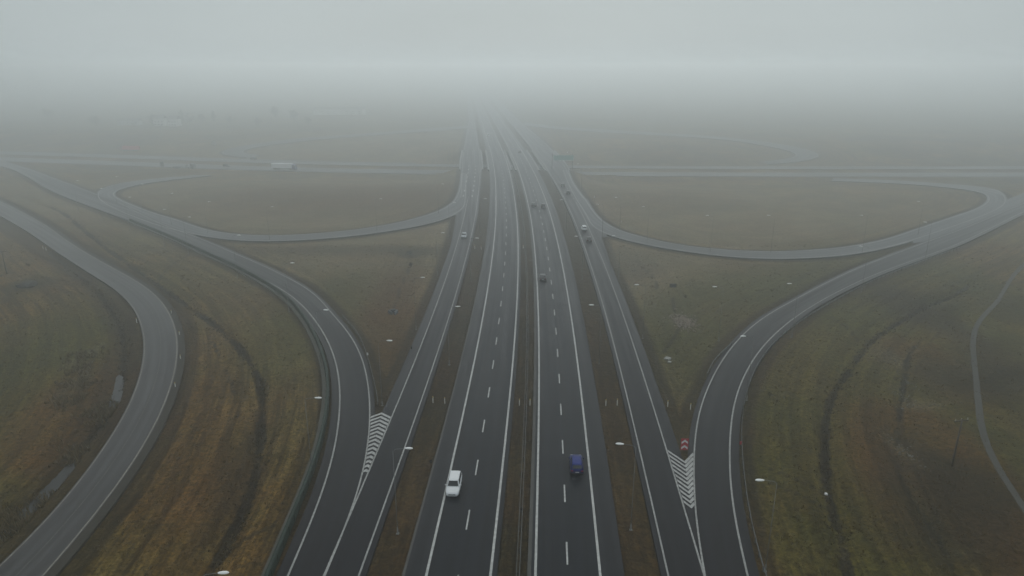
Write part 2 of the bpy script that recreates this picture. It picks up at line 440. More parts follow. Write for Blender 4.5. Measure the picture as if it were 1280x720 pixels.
# shared gore areas with painted chevrons
def polygon(name, s, mat_, layer, parent):
    p = [un(*map(float, t.split(','))) for t in s.split()]
    bm = bmesh.new(); vs = [bm.verts.new((x, y, layer)) for x, y in p]
    bm.faces.new(vs); bmesh.ops.triangulate(bm, faces=bm.faces[:]); bmesh.ops.recalc_face_normals(bm, faces=bm.faces[:])
    for f in bm.faces:
        if f.normal.z < 0: f.normal_flip()
    return bm_obj(name, bm, mat_, parent)
polygon('gore', "441,642 452,596 459,545 461,527 466,524.5 478,521.5 482,513 490,513 488,525 468,577", M_RAMP, 0.024, slip_left)
polygon('gore', "829,552 838,556 846,562 856,577 864,576 872,576 870,613 874,672 884,722 876,712 852,630", M_RAMP, 0.024, slip_right)
def polyg(s_, m_, lay, par):
    q = np.array([ung(*map(float, t.split(","))) for t in s_.split()]); h_ = len(q)//2
    a_, b_ = pair(q[:h_], q[h_:][::-1]); ribbon("gore", a_, b_, m_, lay, 4, par, skirt=0)
polyg("1139,300 1160,290.5 1193,276 1226,264 1250,253 1275,243 1320,230 1325,238 1290,252 1262,262 1226,276.5 1193,290 1160,301.5 1142,304", M_LOOP, 0.026, slip_right)
polygon("gore", "722,249 735,249 746,268 752,284 760,296 752,297 742,290 730,268", M_RAMP, 0.016, slip_right)
def chevrons(name, lk, poly, y_from, y_to, count, la, ra, w, up, frac, parent):
    """V strokes between collector line lk and slip line poly"""
    q = poly[np.argsort(poly[:,1])]
    V = []; F = []
    ya = un(640, y_from)[1]; yb = un(640, y_to)[1]
    def other(y): return float(np.interp(y, q[:,1], q[:,0]))
    for i in range(count):
        y0 = ya+(yb-ya)*i/(count-1)
        a = float(lx(lk, y0)); b = other(y0); xl, xr = min(a, b), max(a, b)
        apx = xl+(xr-xl)*frac
        for side, slope in ((-1, la), (1, ra)):
            # march until the boundary line is met
            x = apx; y = y0; st = 0
            while st < 200:
                x2 = x+side*0.05; y2 = y+(-slope if up else slope)*0.05
                lim_l = min(float(lx(lk, y2)), other(y2))+0.12; lim_r = max(float(lx(lk, y2)), other(y2))-0.12
                if x2 < lim_l or x2 > lim_r: break
                x, y = x2, y2; st += 1
            if st < 3: continue
            n0 = len(V)
            for (xx, yy) in ((apx, y0), (x, y)):
                V.append((xx, yy-w/2, 0.043)); V.append((xx, yy+w/2, 0.043))
            F.append((n0, n0+2, n0+3, n0+1) if side > 0 else (n0, n0+1, n0+3, n0+2))
    return mesh_obj(name, V, F, M_CHEV, parent, uv=[(v[0], v[1]) for v in V])
chevrons('chevron_marking', 'cl_l', S['L2r'], 517, 588, 15, 0.85, 0.85, 0.66, True, 0.50, slip_left)
chevrons('chevron_marking', 'cr_r', S['R2l'], 578.3, 634, 11, 1.75, 1.3, 0.66, False, 0.62, slip_right)

# inner loops
def loop(name, up, lo, mat_=M_LOOP, layer=0.0245, eu=0.8, el=0.8, lines=(True, True), lm=M_DULL):
    A = curve(up); B = match(A, curve(lo))
    d = (B-A)/np.maximum(np.linalg.norm(B-A, axis=1), 1)[:,None]
    o = ribbon(name, A-d*eu, B+d*el, mat_, layer, 4)
    if lines[0]: line_strip('edge_line', A, 0.32, lm, layer+0.0145, o)
    if lines[1]: line_strip('edge_line', B, 0.32, lm, layer+0.0145, o)
    return o
loop_left = loop('loop_road',
  "577.5,216 576.5,228 574,240 566.7,253 546.7,265 506.7,276.7 453,286.7 386.7,293 336.7,295.5 295,293.5 270,290.5 245,284 220,274.5 195,268 172.5,259.5 154,252 141,244.5 143,238.5 160,233 180,229.3 205,225.8 235,222 262,219",
  "583,217 582,230 581.5,245 578,261.7 553,275 520,283 453,293.5 386.7,299.5 336.7,301.7 303,301 278,298.5 250,294 220,288 190,279 165,270 140,259 124,249 122.5,241 132,233.5 150,229 170,226.3 205,222.5 235,219.5 260,217", lm=M_DULL)
loop_right = loop('loop_road',
  "706,205 713,222 720,235 732.5,251 746,270.5 762.5,283.5 783.8,292 806.7,298 853,307.5 906.7,313 960,315.3 1026.7,312.5 1070,307.5 1110,299 1146.7,286.7 1193,271 1222,261 1236,252 1234,243 1212,237.5 1180,233.5 1140,230 1090,227.5 1040,226",
  "699,208 709,226 720,248 733,268 743.8,287 765,295 783.8,300.3 800,304.5 853,313.5 906.7,320.5 960,324 1026.7,321.5 1070,317 1110,309 1150,297 1195,281.5 1232,268 1256,255 1254,243.5 1238,235.5 1205,230.8 1150,227 1090,224.5 1040,223", lm=M_DULL)
loop_far_left = loop('loop_road',
  "594,156.5 540,160.5 475,165.5 400,171 337,177.5 295,184 278,189 282,193.5 310,197",
  "594,159.5 540,163.5 475,168.3 400,174 345,180 312,185 300,189 306,192 330,195.5", M_RAMP, lines=(True, True))
loop_far_right = loop('loop_road',
  "655,153 700,158.5 780,163.5 880,169.5 960,178 1012,188 1024,195 1000,201 960,205",
  "655,156.5 700,161.5 780,166.5 880,172.5 950,181 990,189 998,195 980,199.5 940,203.5", M_RAMP, lines=(True, True))
# old side road at the far left with a worn centre line
A = curve("-40,745 0,711.7 60,650 100,603 133,556.7 160,513 173,480 181.2,446.7 179.5,413 166.7,383 143,360 110,339.5 66.7,311 33,288 0,269 -40,247 -110,216 -180,200")
B0 = curve("10,768 56.7,720 100,666.7 143,613 176.7,563 200,520 215,480 222.3,443 218.5,406.7 200,374 173,353 133,331 93,307.5 50,277.5 0,252 -45,232 -110,206 -180,194")
B = match(A, B0)
d = (B-A)/np.maximum(np.linalg.norm(B-A, axis=1), 1)[:,None]
side_road = ribbon('side_road', A-d*0.25, B+d*0.25, M_OLD, 0.02, 5)
line_strip('edge_line', A, 0.13, M_YEL, 0.034, side_road)
line_strip('edge_line', B, 0.20, M_YEL, 0.034, side_road)
ctr = (A+B)/2
line_strip('centre_line', ctr, 0.16, M_OLDL, 0.034, side_road)
SIDE_A, SIDE_B = A-d*0.25, B+d*0.25
ribbon('gravel_verge', B+d*0.25, B+d*1.5, mat('verge_gravel', (0.034, 0.030, 0.022), 0.9, noise=(1.2, 0.5), bump=0.4), 0.012, 2, side_road)

# crossing road: two carriageways and slip lanes
CX = np.arange(-820, 1120, 6.0)
def crossline(dy): return np.column_stack([CX, cross_y(CX)+dy])
def cross_ribbon(d0, d1, x0=-2000, x1=2000, lay=0.014):
    m = (CX > x0) & (CX < x1)
    return ribbon('crossing_road', crossline(d1)[m], crossline(d0)[m], M_CROSS, lay, 3)
cra = cross_ribbon(-20, -8.5); crb = cross_ribbon(8, 19.5)
cross_ribbon(-25.5, -20.6, -520, -40, 0.018); cross_ribbon(20.4, 24.5, -560, -60, 0.018); cross_ribbon(-24.5, -20.6, 60, 520, 0.018)
for par, ds in ((cra, (-19.2, -9.3)), (crb, (8.8, 18.7))):
    for dd_ in ds: line_strip('edge_line', crossline(dd_), 0.5, M_WHITE, 0.03, par)
line_strip('lane_dashes', crossline(-14), 0.3, M_DULL, 0.03, cra, False, (4, 12)); line_strip('lane_dashes', crossline(13.8), 0.3, M_DULL, 0.03, crb, False, (4, 12))

# gravel path on the right
PA = curve("1330,290 1295,318 1272.5,337 1258,357 1246.7,376.7 1230,394 1220,406.7 1215.5,426.7 1218,452 1221.7,480 1226.7,530 1236.7,566.7 1260,603 1280,633 1310,680 1350,740", 2, 6)
M_PATH = mat('path_gravel', (0.068, 0.066, 0.058), 0.95, noise=(0.9, 0.3), bump=0.3)

# ------------------------------------------------------------------ ground sheet
rows = 40*np.exp(np.arange(0, 770)*0.0060)-60
us = np.linspace(-1.32, 1.32, 660)
us = np.sign(us)*np.abs(us)
GX = us[None,:]*(rows[:,None]+62); GY = np.repeat(rows[:,None], len(us), 1)
gx = GX.ravel().astype(np.float32); gy = GY.ravel().astype(np.float32)
def dist_to(pts, R):
    """distance of every ground vertex to a polyline, capped at R"""
    pts = np.asarray(pts); L = len(pts)
    if L > 80: pts = pts[np.unique(np.linspace(0, L-1, max(60, L//3)).astype(int))]
    out = np.full(gx.shape, R, np.float32)
    bb = (gx > pts[:,0].min()-R) & (gx < pts[:,0].max()+R) & (gy > pts[:,1].min()-R) & (gy < pts[:,1].max()+R)
    idx = np.nonzero(bb)[0]
    X = gx[idx]; Y = gy[idx]; best = np.full(X.shape, R, np.float32)
    order = np.argsort(Y, kind='stable'); Ys = Y[order]
    for a, b in zip(pts[:-1], pts[1:]):
        lo = np.searchsorted(Ys, min(a[1], b[1])-R); hi = np.searchsorted(Ys, max(a[1], b[1])+R)
        o = order[lo:hi]; x = X[o]-a[0]; y = Y[o]-a[1]; ex, ey = b-a; l2 = ex*ex+ey*ey+1e-9
        t = np.clip((x*ex+y*ey)/l2, 0, 1)
        best[o] = np.minimum(best[o], np.hypot(x-t*ex, y-t*ey))
    out[idx] = best; return out
def cutY(p, a=-100, b=1300): return p[(p[:,1] > a) & (p[:,1] < b)]
road_edges = [ml('ml_l', -2.7), ml('ml_r', 0.8), ml('mr_l', -0.9), ml('mr_r', 2.8), E_CL, ml('cl_r', 0.8), ml('cr_l', -0.8), E_CR]
road_edges = [cutY(p) for p in road_edges]
ramp_edges = [EL2l, offset(S['L2r'], 0.9), offset(S['R2l'], -0.9), offset(S['R2r'], 1.3), SIDE_A, SIDE_B]
for o in (loop_left, loop_right, loop_far_left, loop_far_right):
    n = len(o.data.vertices)//7; co = np.empty(len(o.data.vertices)*3, np.float32); o.data.vertices.foreach_get('co', co); co = co.reshape(n, 7, 3)
    ramp_edges += [co[:,1,:2], co[:,5,:2]]
R = 26
dr = np.full(gx.shape, R, np.float32)
for e in road_edges+ramp_edges: dr = np.minimum(dr, dist_to(e, R))
dcross = np.abs(gy-cross_y(gx))
xm = gx-axis(gy)
inside = ((xm > -24) & (xm < 24) & (gy < 3900))
DITCH = {
 'd1': (curve("60,256 76.7,263 110,290 143,315 183,343 216.7,366.7 246.7,386.7 273,406.7 300,433 320,463 326,480 325,540 322,570 305,630 280,680 255,720 235,760", 2, 3), 0.9),
 'd1b': (curve("257,410 276.7,447 290,480 296,520", 2, 3), 0.45),
 'd2': (curve("60,312 73,323 113,353 140,387 153,420 153,453 147,490 128,522 92,566 58,606 22,645 -10,674", 2, 3), 0.7),
 'd3': (curve("1213,353 1193,366.7 1153,383 1120,403 1093,420 1073,443 1053,473 1046.7,480 1035,506.7 1031.7,563 1036.7,620 1050,660 1063,720 1075,770", 2, 3), 0.85),
 'd4': (curve("1142,430 1134,448 1132,473 1126,504 1123,530 1124,593 1160,646.7 1193,706 1210,740", 2, 3), 0.55),
}
cut = {k: dist_to(v[0], 8) for k, v in DITCH.items()}
marks = [curve(s, 2, 2) for s in ("958,581.7 995,597 1033,613", "960,601 1000,616 1033,631.7", "320,590 290,603 262,617", "340,655 300,672 275,690", "513,332 500,360 492,388", "795,325 815,345 822,360", "840,372 845,392 852,400 840,425 828,440", "195,350 215,330 235,318", "40,338 20,341 5,340 0,345", "1040,395 1060,410 1072,425")]
mk = np.full(gx.shape, 3, np.float32)
def seg(p, y0, y1):
    q = p[(p[:,1] > y0) & (p[:,1] < y1)]; return q
ruts = [offset(seg(SIDE_B, 58, 118), k) for k in (6.5, 8.2, 11.5, 13.2)]+[offset(seg(SIDE_B, 80, 170), k) for k in (5.0, 16.0)]+[offset(seg(S['R2r'], 60, 150), k) for k in (9.0, 16.5)]+[offset(seg(DITCH['d3'][0], 58, 160), -k) for k in (6.0, 7.8, 11.0)]+[offset(seg(DITCH['d1'][0], 60, 150), -k) for k in (5.0, -4.0)]
rk = np.full(gx.shape, 3, np.float32)
for m_ in ruts:
    if len(m_) > 3: rk = np.minimum(rk, dist_to(m_, 3))
rk = np.exp(-0.5*(rk/0.38)**2)*(0.55+0.45*np.sin(gx*0.11+gy*0.17))
for m_ in marks: mk = np.minimum(mk, dist_to(m_, 3))
def blob(px, py, rx, ry=None, soft=1.0):
    c = ung(px, py); ry = ry or rx
    return np.exp(-0.5*(((gx-c[0])/rx)**2+((gy-c[1])/ry)**2)*soft)
gz = H(gx, gy)
gz = gz-0.30*(1-smooth(4, 12, dr))-0.05
for k, (pts, dep) in DITCH.items():
    gz -= dep*0.9*np.exp(-0.5*(cut[k]/(0.6+dep*0.7))**2)
# embankment of the side road: ground falls away on its inner side
und = 0.25*np.sin(gx*0.031+1.3)*np.sin(gy*0.023)+0.18*np.sin(gx*0.071+gy*0.05)+0.12*np.sin(gx*0.17-gy*0.11)
gz = gz+und*smooth(12, 26, dr)*smooth(26, 60, dcross)-0.2*smooth(12, 26, dr)
pond_c = []
def pond_mask(s):
    p = np.array([ung(*map(float, t.split(','))) for t in s.split()])
    X, Y = gx, gy; ins = np.zeros(gx.shape, bool); n = len(p)
    sel = (X > p[:,0].min()-3) & (X < p[:,0].max()+3) & (Y > p[:,1].min()-3) & (Y < p[:,1].max()+3)
    idx = np.nonzero(sel)[0]; X = X[idx]; Y = Y[idx]; q = np.zeros(X.shape, bool)
    for i in range(n):
        a = p[i]; b = p[(i+1) % n]
        c = ((a[1] > Y) != (b[1] > Y)) & (X < (b[0]-a[0])*(Y-a[1])/(b[1]-a[1]+1e-9)+a[0]); q ^= c
    ins[idx] = q; return ins, p
PONDS = ["134,476 141,466 149,462 154,468 152,484 148,497 140,506 133,506 131,492",
         "92,569 96,574 86,590 72,606 58,620 42,632 26,642 20,640 27,628 44,612 62,594 78,578"]
pmask = []
for s in PONDS:
    m_, p_ = pond_mask(s); pmask.append(p_)
    gz = np.where(m_, gz-0.25, gz)
# zone attributes
def nz(a): return np.clip(a, 0, 1)
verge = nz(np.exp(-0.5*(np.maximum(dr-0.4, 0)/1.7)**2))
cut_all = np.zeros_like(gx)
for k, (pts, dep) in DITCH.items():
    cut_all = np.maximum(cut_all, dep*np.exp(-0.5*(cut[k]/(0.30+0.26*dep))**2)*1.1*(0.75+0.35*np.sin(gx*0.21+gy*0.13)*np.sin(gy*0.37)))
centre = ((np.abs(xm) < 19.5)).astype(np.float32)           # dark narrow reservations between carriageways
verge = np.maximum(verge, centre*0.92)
embank = nz(np.exp(-0.5*((dist_to(SIDE_A, 12)-3)/3.0)**2)*(dist_to(SIDE_B, 14) > 6.5))*0.75+nz(np.exp(-0.5*((dist_to(SIDE_B, 12)-2.2)/1.3)**2)*(dist_to(SIDE_A, 14) > 7.5))*0.9
rust = sum([blob(1165, 455, 6, 12), blob(1150, 545, 6, 10), blob(1170, 590, 6, 9), blob(1190, 650, 8, 10)*.7, blob(115, 480, 6, 12)*.9, blob(100, 545, 7, 8)*.9, blob(235, 480, 8, 22)*.45,
            blob(255, 570, 8, 16)*.35, blob(210, 640, 9, 10)*.3, blob(495, 425, 4, 14)*.8, blob(500, 355, 6, 22)*.6, blob(470, 400, 6, 12)*.4, blob(330, 250, 60, 40)*.35, blob(500, 240, 45, 40)*.45, blob(820, 250, 50, 40)*.4, blob(960, 620, 5, 6)*.4, blob(860, 470, 5, 10)*.3, blob(60, 290, 30, 30)*.3])
green = sum([blob(60, 430, 16, 22)*.8, blob(40, 520, 10, 14)*.7, blob(20, 600, 10, 9)*.4, blob(260, 350, 20, 26)*.35, blob(350, 420, 9, 22)*.5, blob(985, 470, 10, 30)*.8, blob(985, 560, 7, 16)*.9, blob(975, 640, 7, 10)*.9,
             blob(1050, 400, 20, 25)*.7, blob(1260, 430, 22, 40)*.8, blob(1255, 560, 9, 14)*.9, blob(1080, 600, 6, 20)*.4, blob(420, 400, 10, 30)*.3, blob(450, 345, 12, 20)*.3, blob(1100, 340, 30, 30)*.4, blob(900, 400, 16, 22)*.35, blob(800, 420, 8, 20)*.4])
green = green+smooth(520, 700, gy)*0.6
pale = sum([blob(106, 444, 1.2, 6), blob(97, 478, 1.4, 6)*.8, blob(84, 508, 1.5, 4)*.5, blob(1112, 445, 2.6, 4), blob(1131, 490, 0.9, 7)*.6, blob(1127, 560, 1.1, 5)*.7, blob(1150, 505, 4, 1)*.6, blob(1185, 500, 5, 1)*.4,
            blob(1200, 690, 8, 1)*.3, blob(855, 402, 2.4, 3.5), blob(835, 447, 1.0, 1.2), blob(800, 325, 5, 18)*.6, blob(780, 330, 3, 14)*.6, blob(1165, 635, 1.0, 5)*.3, blob(460, 330, 30, 3)*.5, blob(420, 318, 40, 2.5)*.4])
dark = sum([blob(35, 356, 5, 6)*.9, blob(1205, 420, 5, 30)*.6, blob(1195, 470, 8, 8)*.7, blob(1190, 610, 10, 6)*.7, blob(1150, 380, 30, 12)*.35, blob(160, 395, 6, 20)*.4, blob(1180, 680, 8, 5)*.6, blob(430, 312, 70, 7)*.55, blob(960, 340, 60, 10)*.3,
            blob(285, 640, 2.5, 12)*.6, blob(300, 560, 3, 12)*.5, blob(513, 318, 2, 3)*.8, blob(1128, 560, 4, 12)*.5])
dark = np.maximum(np.maximum(nz(dark), np.exp(-0.5*(mk/0.32)**2)*0.9), rk*0.4)
verge = np.maximum(verge, nz(embank))
nv = len(gx); nr, nc = len(rows), len(us)
me = bpy.data.meshes.new('ground')
me.vertices.add(nv); me.vertices.foreach_set('co', np.column_stack([gx, gy, gz]).astype(np.float32).ravel())
i = np.arange(nr-1)[:,None]*nc+np.arange(nc-1)[None,:]
F = np.stack([i, i+1, i+nc+1, i+nc], -1).reshape(-1, 4).astype(np.int32)
me.loops.add(F.size); me.loops.foreach_set('vertex_index', F.ravel())
me.polygons.add(len(F)); me.polygons.foreach_set('loop_start', np.arange(0, F.size, 4, dtype=np.int32)); me.polygons.foreach_set('use_smooth', np.ones(len(F), bool))
me.update(calc_edges=True)
def attr(nm, r, g, b):
    a = me.color_attributes.new(nm, 'FLOAT_COLOR', 'POINT')
    a.data.foreach_set('color', np.column_stack([nz(r), nz(g), nz(b), np.ones(nv)]).astype(np.float32).ravel())
tan = nz(sum([blob(340, 255, 120, 50), blob(500, 240, 60, 45), blob(900, 260, 110, 50), blob(780, 250, 40, 40), blob(480, 180, 120, 80), blob(860, 345, 30, 60)*.5, blob(440, 345, 30, 40)*.6, blob(790, 340, 8, 50)*.6, blob(470, 400, 14, 30)*.35, blob(60, 235, 100, 40)*.5])*1.0)
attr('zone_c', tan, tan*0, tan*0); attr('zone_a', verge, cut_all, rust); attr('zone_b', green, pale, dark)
a = me.attributes.new('road_distance', 'FLOAT', 'POINT'); a.data.foreach_set('value', np.minimum(dr, 26).astype(np.float32))
ground = bpy.data.objects.new('ground', me); link(ground); ground['kind'] = 'structure'

s = NT('dead_grass')
pos = s.n('ShaderNodeTexCoord').outputs['Object']
za = s.n('ShaderNodeAttribute', attribute_name='zone_a'); zb = s.n('ShaderNodeAttribute', attribute_name='zone_b'); zc = s.n('ShaderNodeAttribute', attribute_name='zone_c'); sc_ = s.n('ShaderNodeSeparateColor'); s.l(zc.outputs['Color'], sc_.inputs[0]); rd = s.n('ShaderNodeAttribute', attribute_name='road_distance')
sa = s.n('ShaderNodeSeparateColor'); s.l(za.outputs['Color'], sa.inputs[0]); sb = s.n('ShaderNodeSeparateColor'); s.l(zb.outputs['Color'], sb.inputs[0])
n_big = s.noise(pos, 0.012, 4, 0.6); n_mid = s.noise(pos, 0.07, 5, 0.62); n_sm = s.noise(pos, 0.45, 5, 0.65); n_fine = s.noise(pos, 2.2, 6, 0.72)
cx = s.n('ShaderNodeCombineXYZ'); s.l(s.math('MULTIPLY', rd.outputs['Fac'], 0.55), cx.inputs[0])
sx = s.n('ShaderNodeSeparateXYZ'); s.l(pos, sx.inputs[0]); s.l(s.math('MULTIPLY', sx.outputs[0], 0.02), cx.inputs[1]); s.l(s.math('MULTIPLY', sx.outputs[1], 0.02), cx.inputs[2])
n_row = s.noise(cx.outputs[0], 1.0, 4, 0.6)
def jitter(ch, amt=0.55):        # break soft zone masks with noise so that they get ragged edges
    v = s.math('ADD', ch, s.math('MULTIPLY', s.math('SUBTRACT', n_sm, 0.5), amt)); return s.math('MULTIPLY', s.ramp(v, 0.18, 0.75), s.ramp(ch, 0.01, 0.15))
base = s.mix(s.ramp(n_mid, 0.36, 0.64), (0.092, 0.062, 0.024), (0.132, 0.094, 0.038))
base = s.mix(s.ramp(n_big, 0.42, 0.62, 0, 0.55), base, (0.080, 0.076, 0.026))
base = s.mix(s.ramp(n_row, 0.45, 0.62, 0, 0.75), base, (0.055, 0.038, 0.017))
cx2 = s.n('ShaderNodeCombineXYZ'); s.l(s.math('MULTIPLY', rd.outputs['Fac'], 1.9), cx2.inputs[0]); s.l(s.math('MULTIPLY', sx.outputs[0], 0.10), cx2.inputs[1]); s.l(s.math('MULTIPLY', sx.outputs[1], 0.10), cx2.inputs[2])
n_thin = s.noise(cx2.outputs[0], 1.0, 4, 0.7)
base = s.mix(s.ramp(n_thin, 0.5, 0.68, 0, 0.6), base, (0.16, 0.122, 0.055))
base = s.mix(s.ramp(n_thin, 0.48, 0.34, 0, 0.45), base, (0.050, 0.036, 0.018))
base = s.mix(s.ramp(n_sm, 0.55, 0.75, 0, 0.35), base, (0.15, 0.115, 0.05))
base = s.mix(s.math('MULTIPLY', sc_.outputs[0], 0.75), base, s.mix(s.ramp(n_mid, 0.38, 0.62), (0.19, 0.158, 0.105), (0.25, 0.212, 0.145)))
base = s.mix(s.math('MULTIPLY', jitter(sb.outputs[0]), 0.8), base, s.mix(n_sm, (0.062, 0.066, 0.022), (0.090, 0.088, 0.030)))
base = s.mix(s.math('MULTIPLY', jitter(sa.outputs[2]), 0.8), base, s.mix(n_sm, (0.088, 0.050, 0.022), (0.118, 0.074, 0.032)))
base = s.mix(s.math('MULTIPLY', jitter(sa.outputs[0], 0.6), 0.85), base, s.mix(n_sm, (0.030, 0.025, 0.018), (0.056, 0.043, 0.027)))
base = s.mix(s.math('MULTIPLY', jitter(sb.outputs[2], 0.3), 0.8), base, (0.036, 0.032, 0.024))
base = s.mix(s.math('MULTIPLY', jitter(sb.outputs[1], 0.9), 0.6), base, s.mix(s.ramp(n_fine, .4, .6), (0.075, 0.07, 0.055), (0.145, 0.135, 0.11)))
base = s.mix(s.math('MULTIPLY', s.ramp(s.math('ADD', sa.outputs[1], s.math('MULTIPLY', s.math('SUBTRACT', s.noise(pos, 0.8, 5, 0.7), 0.5), s.math('MULTIPLY', s.ramp(sa.outputs[1], 0.02, 0.3), 1.5))), 0.18, 0.50), 0.95), base, s.mix(s.ramp(n_fine, .4, .62), (0.012, 0.011, 0.010), (0.034, 0.032, 0.028)))
base = s.mix(s.ramp(n_fine, 0.36, 0.62, 0.7, 0), base, s.mix(0.5, base, (0.02, 0.016, 0.01)))
hue = s.ramp(s.noise(s.mapping(pos, (1, 0.6, 1)), 0.045, 5, 0.65), 0.38, 0.62)
base = s.mix(s.math('SUBTRACT', 1.0, s.math('MULTIPLY', sc_.outputs[0], 0.6)), base, s.mix(hue, (1.24, 0.97, 0.62), (1.02, 0.98, 0.62)), 'MULTIPLY')
f1 = s.ramp(n_row, 0.36, 0.62, 1.18, 0.77); f2 = s.ramp(n_thin, 0.36, 0.64, 0.80, 1.20)
f3 = s.ramp(s.noise(pos, 1.1, 6, 0.75), 0.34, 0.66, 0.60, 1.38)
sc = s.n('ShaderNodeVectorMath', operation='SCALE'); s.l(base, sc.inputs[0]); fm = s.math('MULTIPLY', s.math('MULTIPLY', f1, f2), f3); dm = s.math('SUBTRACT', 1.0, s.math('MULTIPLY', sc_.outputs[0], 0.7)); s.l(s.math('ADD', s.math('MULTIPLY', s.math('SUBTRACT', fm, 1.0), dm), 1.0), sc.inputs['Scale']); base = sc.outputs[0]
s.l(base, s.b.inputs['Base Color']); s.b.inputs['Roughness'].default_value = 0.95; s.b.inputs['Specular IOR Level'].default_value = 0.15
bp = s.n('ShaderNodeBump'); bp.inputs['Strength'].default_value = 0.9; bp.inputs['Distance'].default_value = 0.25
s.l(s.math('ADD', n_fine, s.math('MULTIPLY', n_sm, 2.0)), bp.inputs['Height']); s.l(bp.outputs['Normal'], s.b.inputs['Normal'])
me.materials.append(s.m)

def gh(x, y):
    """height of the ground sheet's surface at x, y (bilinear)"""
    r = np.clip(np.log((np.asarray(y, float)+60)/40)/0.0060, 0, nr-2); c = (np.asarray(x, float)/(np.asarray(y)+62)+1.32)/2.64*(nc-1); c = np.clip(c, 0, nc-2)
    ri = r.astype(int); ci = c.astype(int); fr = r-ri; fc = c-ci; Z = gz.reshape(nr, nc)
    return (Z[ri,ci]*(1-fc)+Z[ri,ci+1]*fc)*(1-fr)+(Z[ri+1,ci]*(1-fc)+Z[ri+1,ci+1]*fc)*fr

# gravel path laid on the ground sheet
_ts = np.linspace(-0.85, 0.85, 5); V = []; UVp = []
_w = 1+0.06*np.sin(np.arange(len(PA))*0.23)
for j in _ts:
    q = offset(PA, j*_w); V.append(np.column_stack([q, gh(q[:,0], q[:,1])+0.05-0.25*(abs(j) > 0.8)]))
V = np.stack(V, 1); n_ = len(PA); F = [(i*5+j, i*5+j+1, i*5+j+6, i*5+j+5) for i in range(n_-1) for j in range(4)]
path = mesh_obj('path', V.reshape(-1, 3), F, M_PATH, uv=V.reshape(-1, 3)[:,:2]); path['kind'] = 'structure'
bmx = bmesh.new(); bmx.from_mesh(path.data); bmesh.ops.recalc_face_normals(bmx, faces=bmx.faces[:]); bmx.to_mesh(path.data); bmx.free()

# puddles of standing water
M_WATER = mat('puddle_water', (0.024, 0.025, 0.025), 0.3, 0, 0.14, noise=(0.5, 0.2))
for k, p_ in enumerate(pmask):
    pts = resample(np.vstack([p_, p_[:1]]), 0.6)[:-1]
    n = len(pts); pts = pts+rng.normal(0, 0.10, pts.shape)
    z = float(np.median(gh(pts[:,0], pts[:,1])))-0.06
    bm = bmesh.new(); vs = [bm.verts.new((x, y, z)) for x, y in pts]; bm.faces.new(vs)
    bmesh.ops.triangulate(bm, faces=bm.faces[:])
    for f in bm.faces:
        if f.normal.z < 0: f.normal_flip()
    props(bm_obj('puddle_water', bm, M_WATER), kind='structure')

# reeds, tussocks and stones along ditches: uncountable growth
SIDE_C = resample((SIDE_A+SIDE_B)/2, 1.0)
def scatter(name, centres, spread, n, h, mats, flat=1.0, kind='stuff', label=None, cat=None):
    V = []; F = []
    for _ in range(n):
        c = centres[rng.integers(len(centres))]; x, y = c+rng.normal(0, spread, 2)
        if ((SIDE_C-(x, y))**2).sum(1).min() < 5.2**2: continue
        z = float(gh(x, y)); hh = h*rng.uniform(0.5, 1.4)
        for b in range(5):
            a = rng.uniform(0, 2*PI); r = rng.uniform(0.05, 0.35); w = rng.uniform(0.05, 0.12)
            bx, by = x+math.cos(a)*r, y+math.sin(a)*r; a2 = a+rng.uniform(-1, 1)
            tx, ty = bx+math.cos(a2)*hh*0.5*flat, by+math.sin(a2)*hh*0.5*flat; n0 = len(V)
            V += [(bx-w*math.sin(a), by+w*math.cos(a), z-0.05), (bx+w*math.sin(a), by-w*math.cos(a), z-0.05), (tx, ty, z+hh)]
            F.append((n0, n0+1, n0+2))
    o = mesh_obj(name, V, F, mats); props(o, label, cat, None, kind); return o
M_REED = mat('reed_straw', (0.14, 0.105, 0.05), 0.9, noise=(0.3, 0.5)); M_TUSS = mat('tussock_brown', (0.115, 0.082, 0.035), 0.95, noise=(0.3, 0.5)); M_DKG = mat('dark_stalks', (0.075, 0.058, 0.034), 0.95, noise=(0.3, 0.4))
dk = np.vstack([DITCH['d1'][0], DITCH['d2'][0], DITCH['d3'][0]]); dk = dk[dk[:,1] < 260]
scatter('dark_weeds', dk, 0.75, 1500, 0.22, M_DKG, label='dark dead stalks lining the drainage ditches', cat='weeds')
rc = np.vstack([np.array([ung(*q)]) for q in ((104, 444), (100, 460), (95, 480), (84, 500), (136, 505), (128, 515), (98, 562), (50, 622), (20, 648), (8, 660))])
scatter('dry_reeds', rc, 1.7, 800, 0.7, M_REED, label='dry straw coloured reeds around the wet hollows', cat='reeds')
fy = 58+rng.uniform(0, 1, 16000)**1.2*160; fx = rng.uniform(-1, 1, 16000)*(fy*0.82+22)
fc = np.column_stack([fx, fy])
def near_any(c, r):
    ix = np.clip(((np.log((c[:,1]+60)/40)/0.0060)).astype(int), 0, nr-1); jx = np.clip(((c[:,0]/(c[:,1]+62)+1.32)/2.64*(nc-1)).astype(int), 0, nc-1)
    return dr.reshape(nr, nc)[ix, jx] > r
ok = near_any(fc, 3.2) & (np.abs(fc[:,0]-axis(fc[:,1])) > 24)
fc = fc[ok]
scatter('grass_tussocks', fc, 0.4, 9000, 0.13, M_TUSS, label='low brown tussocks of dead grass over the fields', cat='grass')
scatter('straw_tussocks', fc, 0.4, 9000, 0.12, M_REED, label='scattered pale straw tufts over the fields', cat='grass')

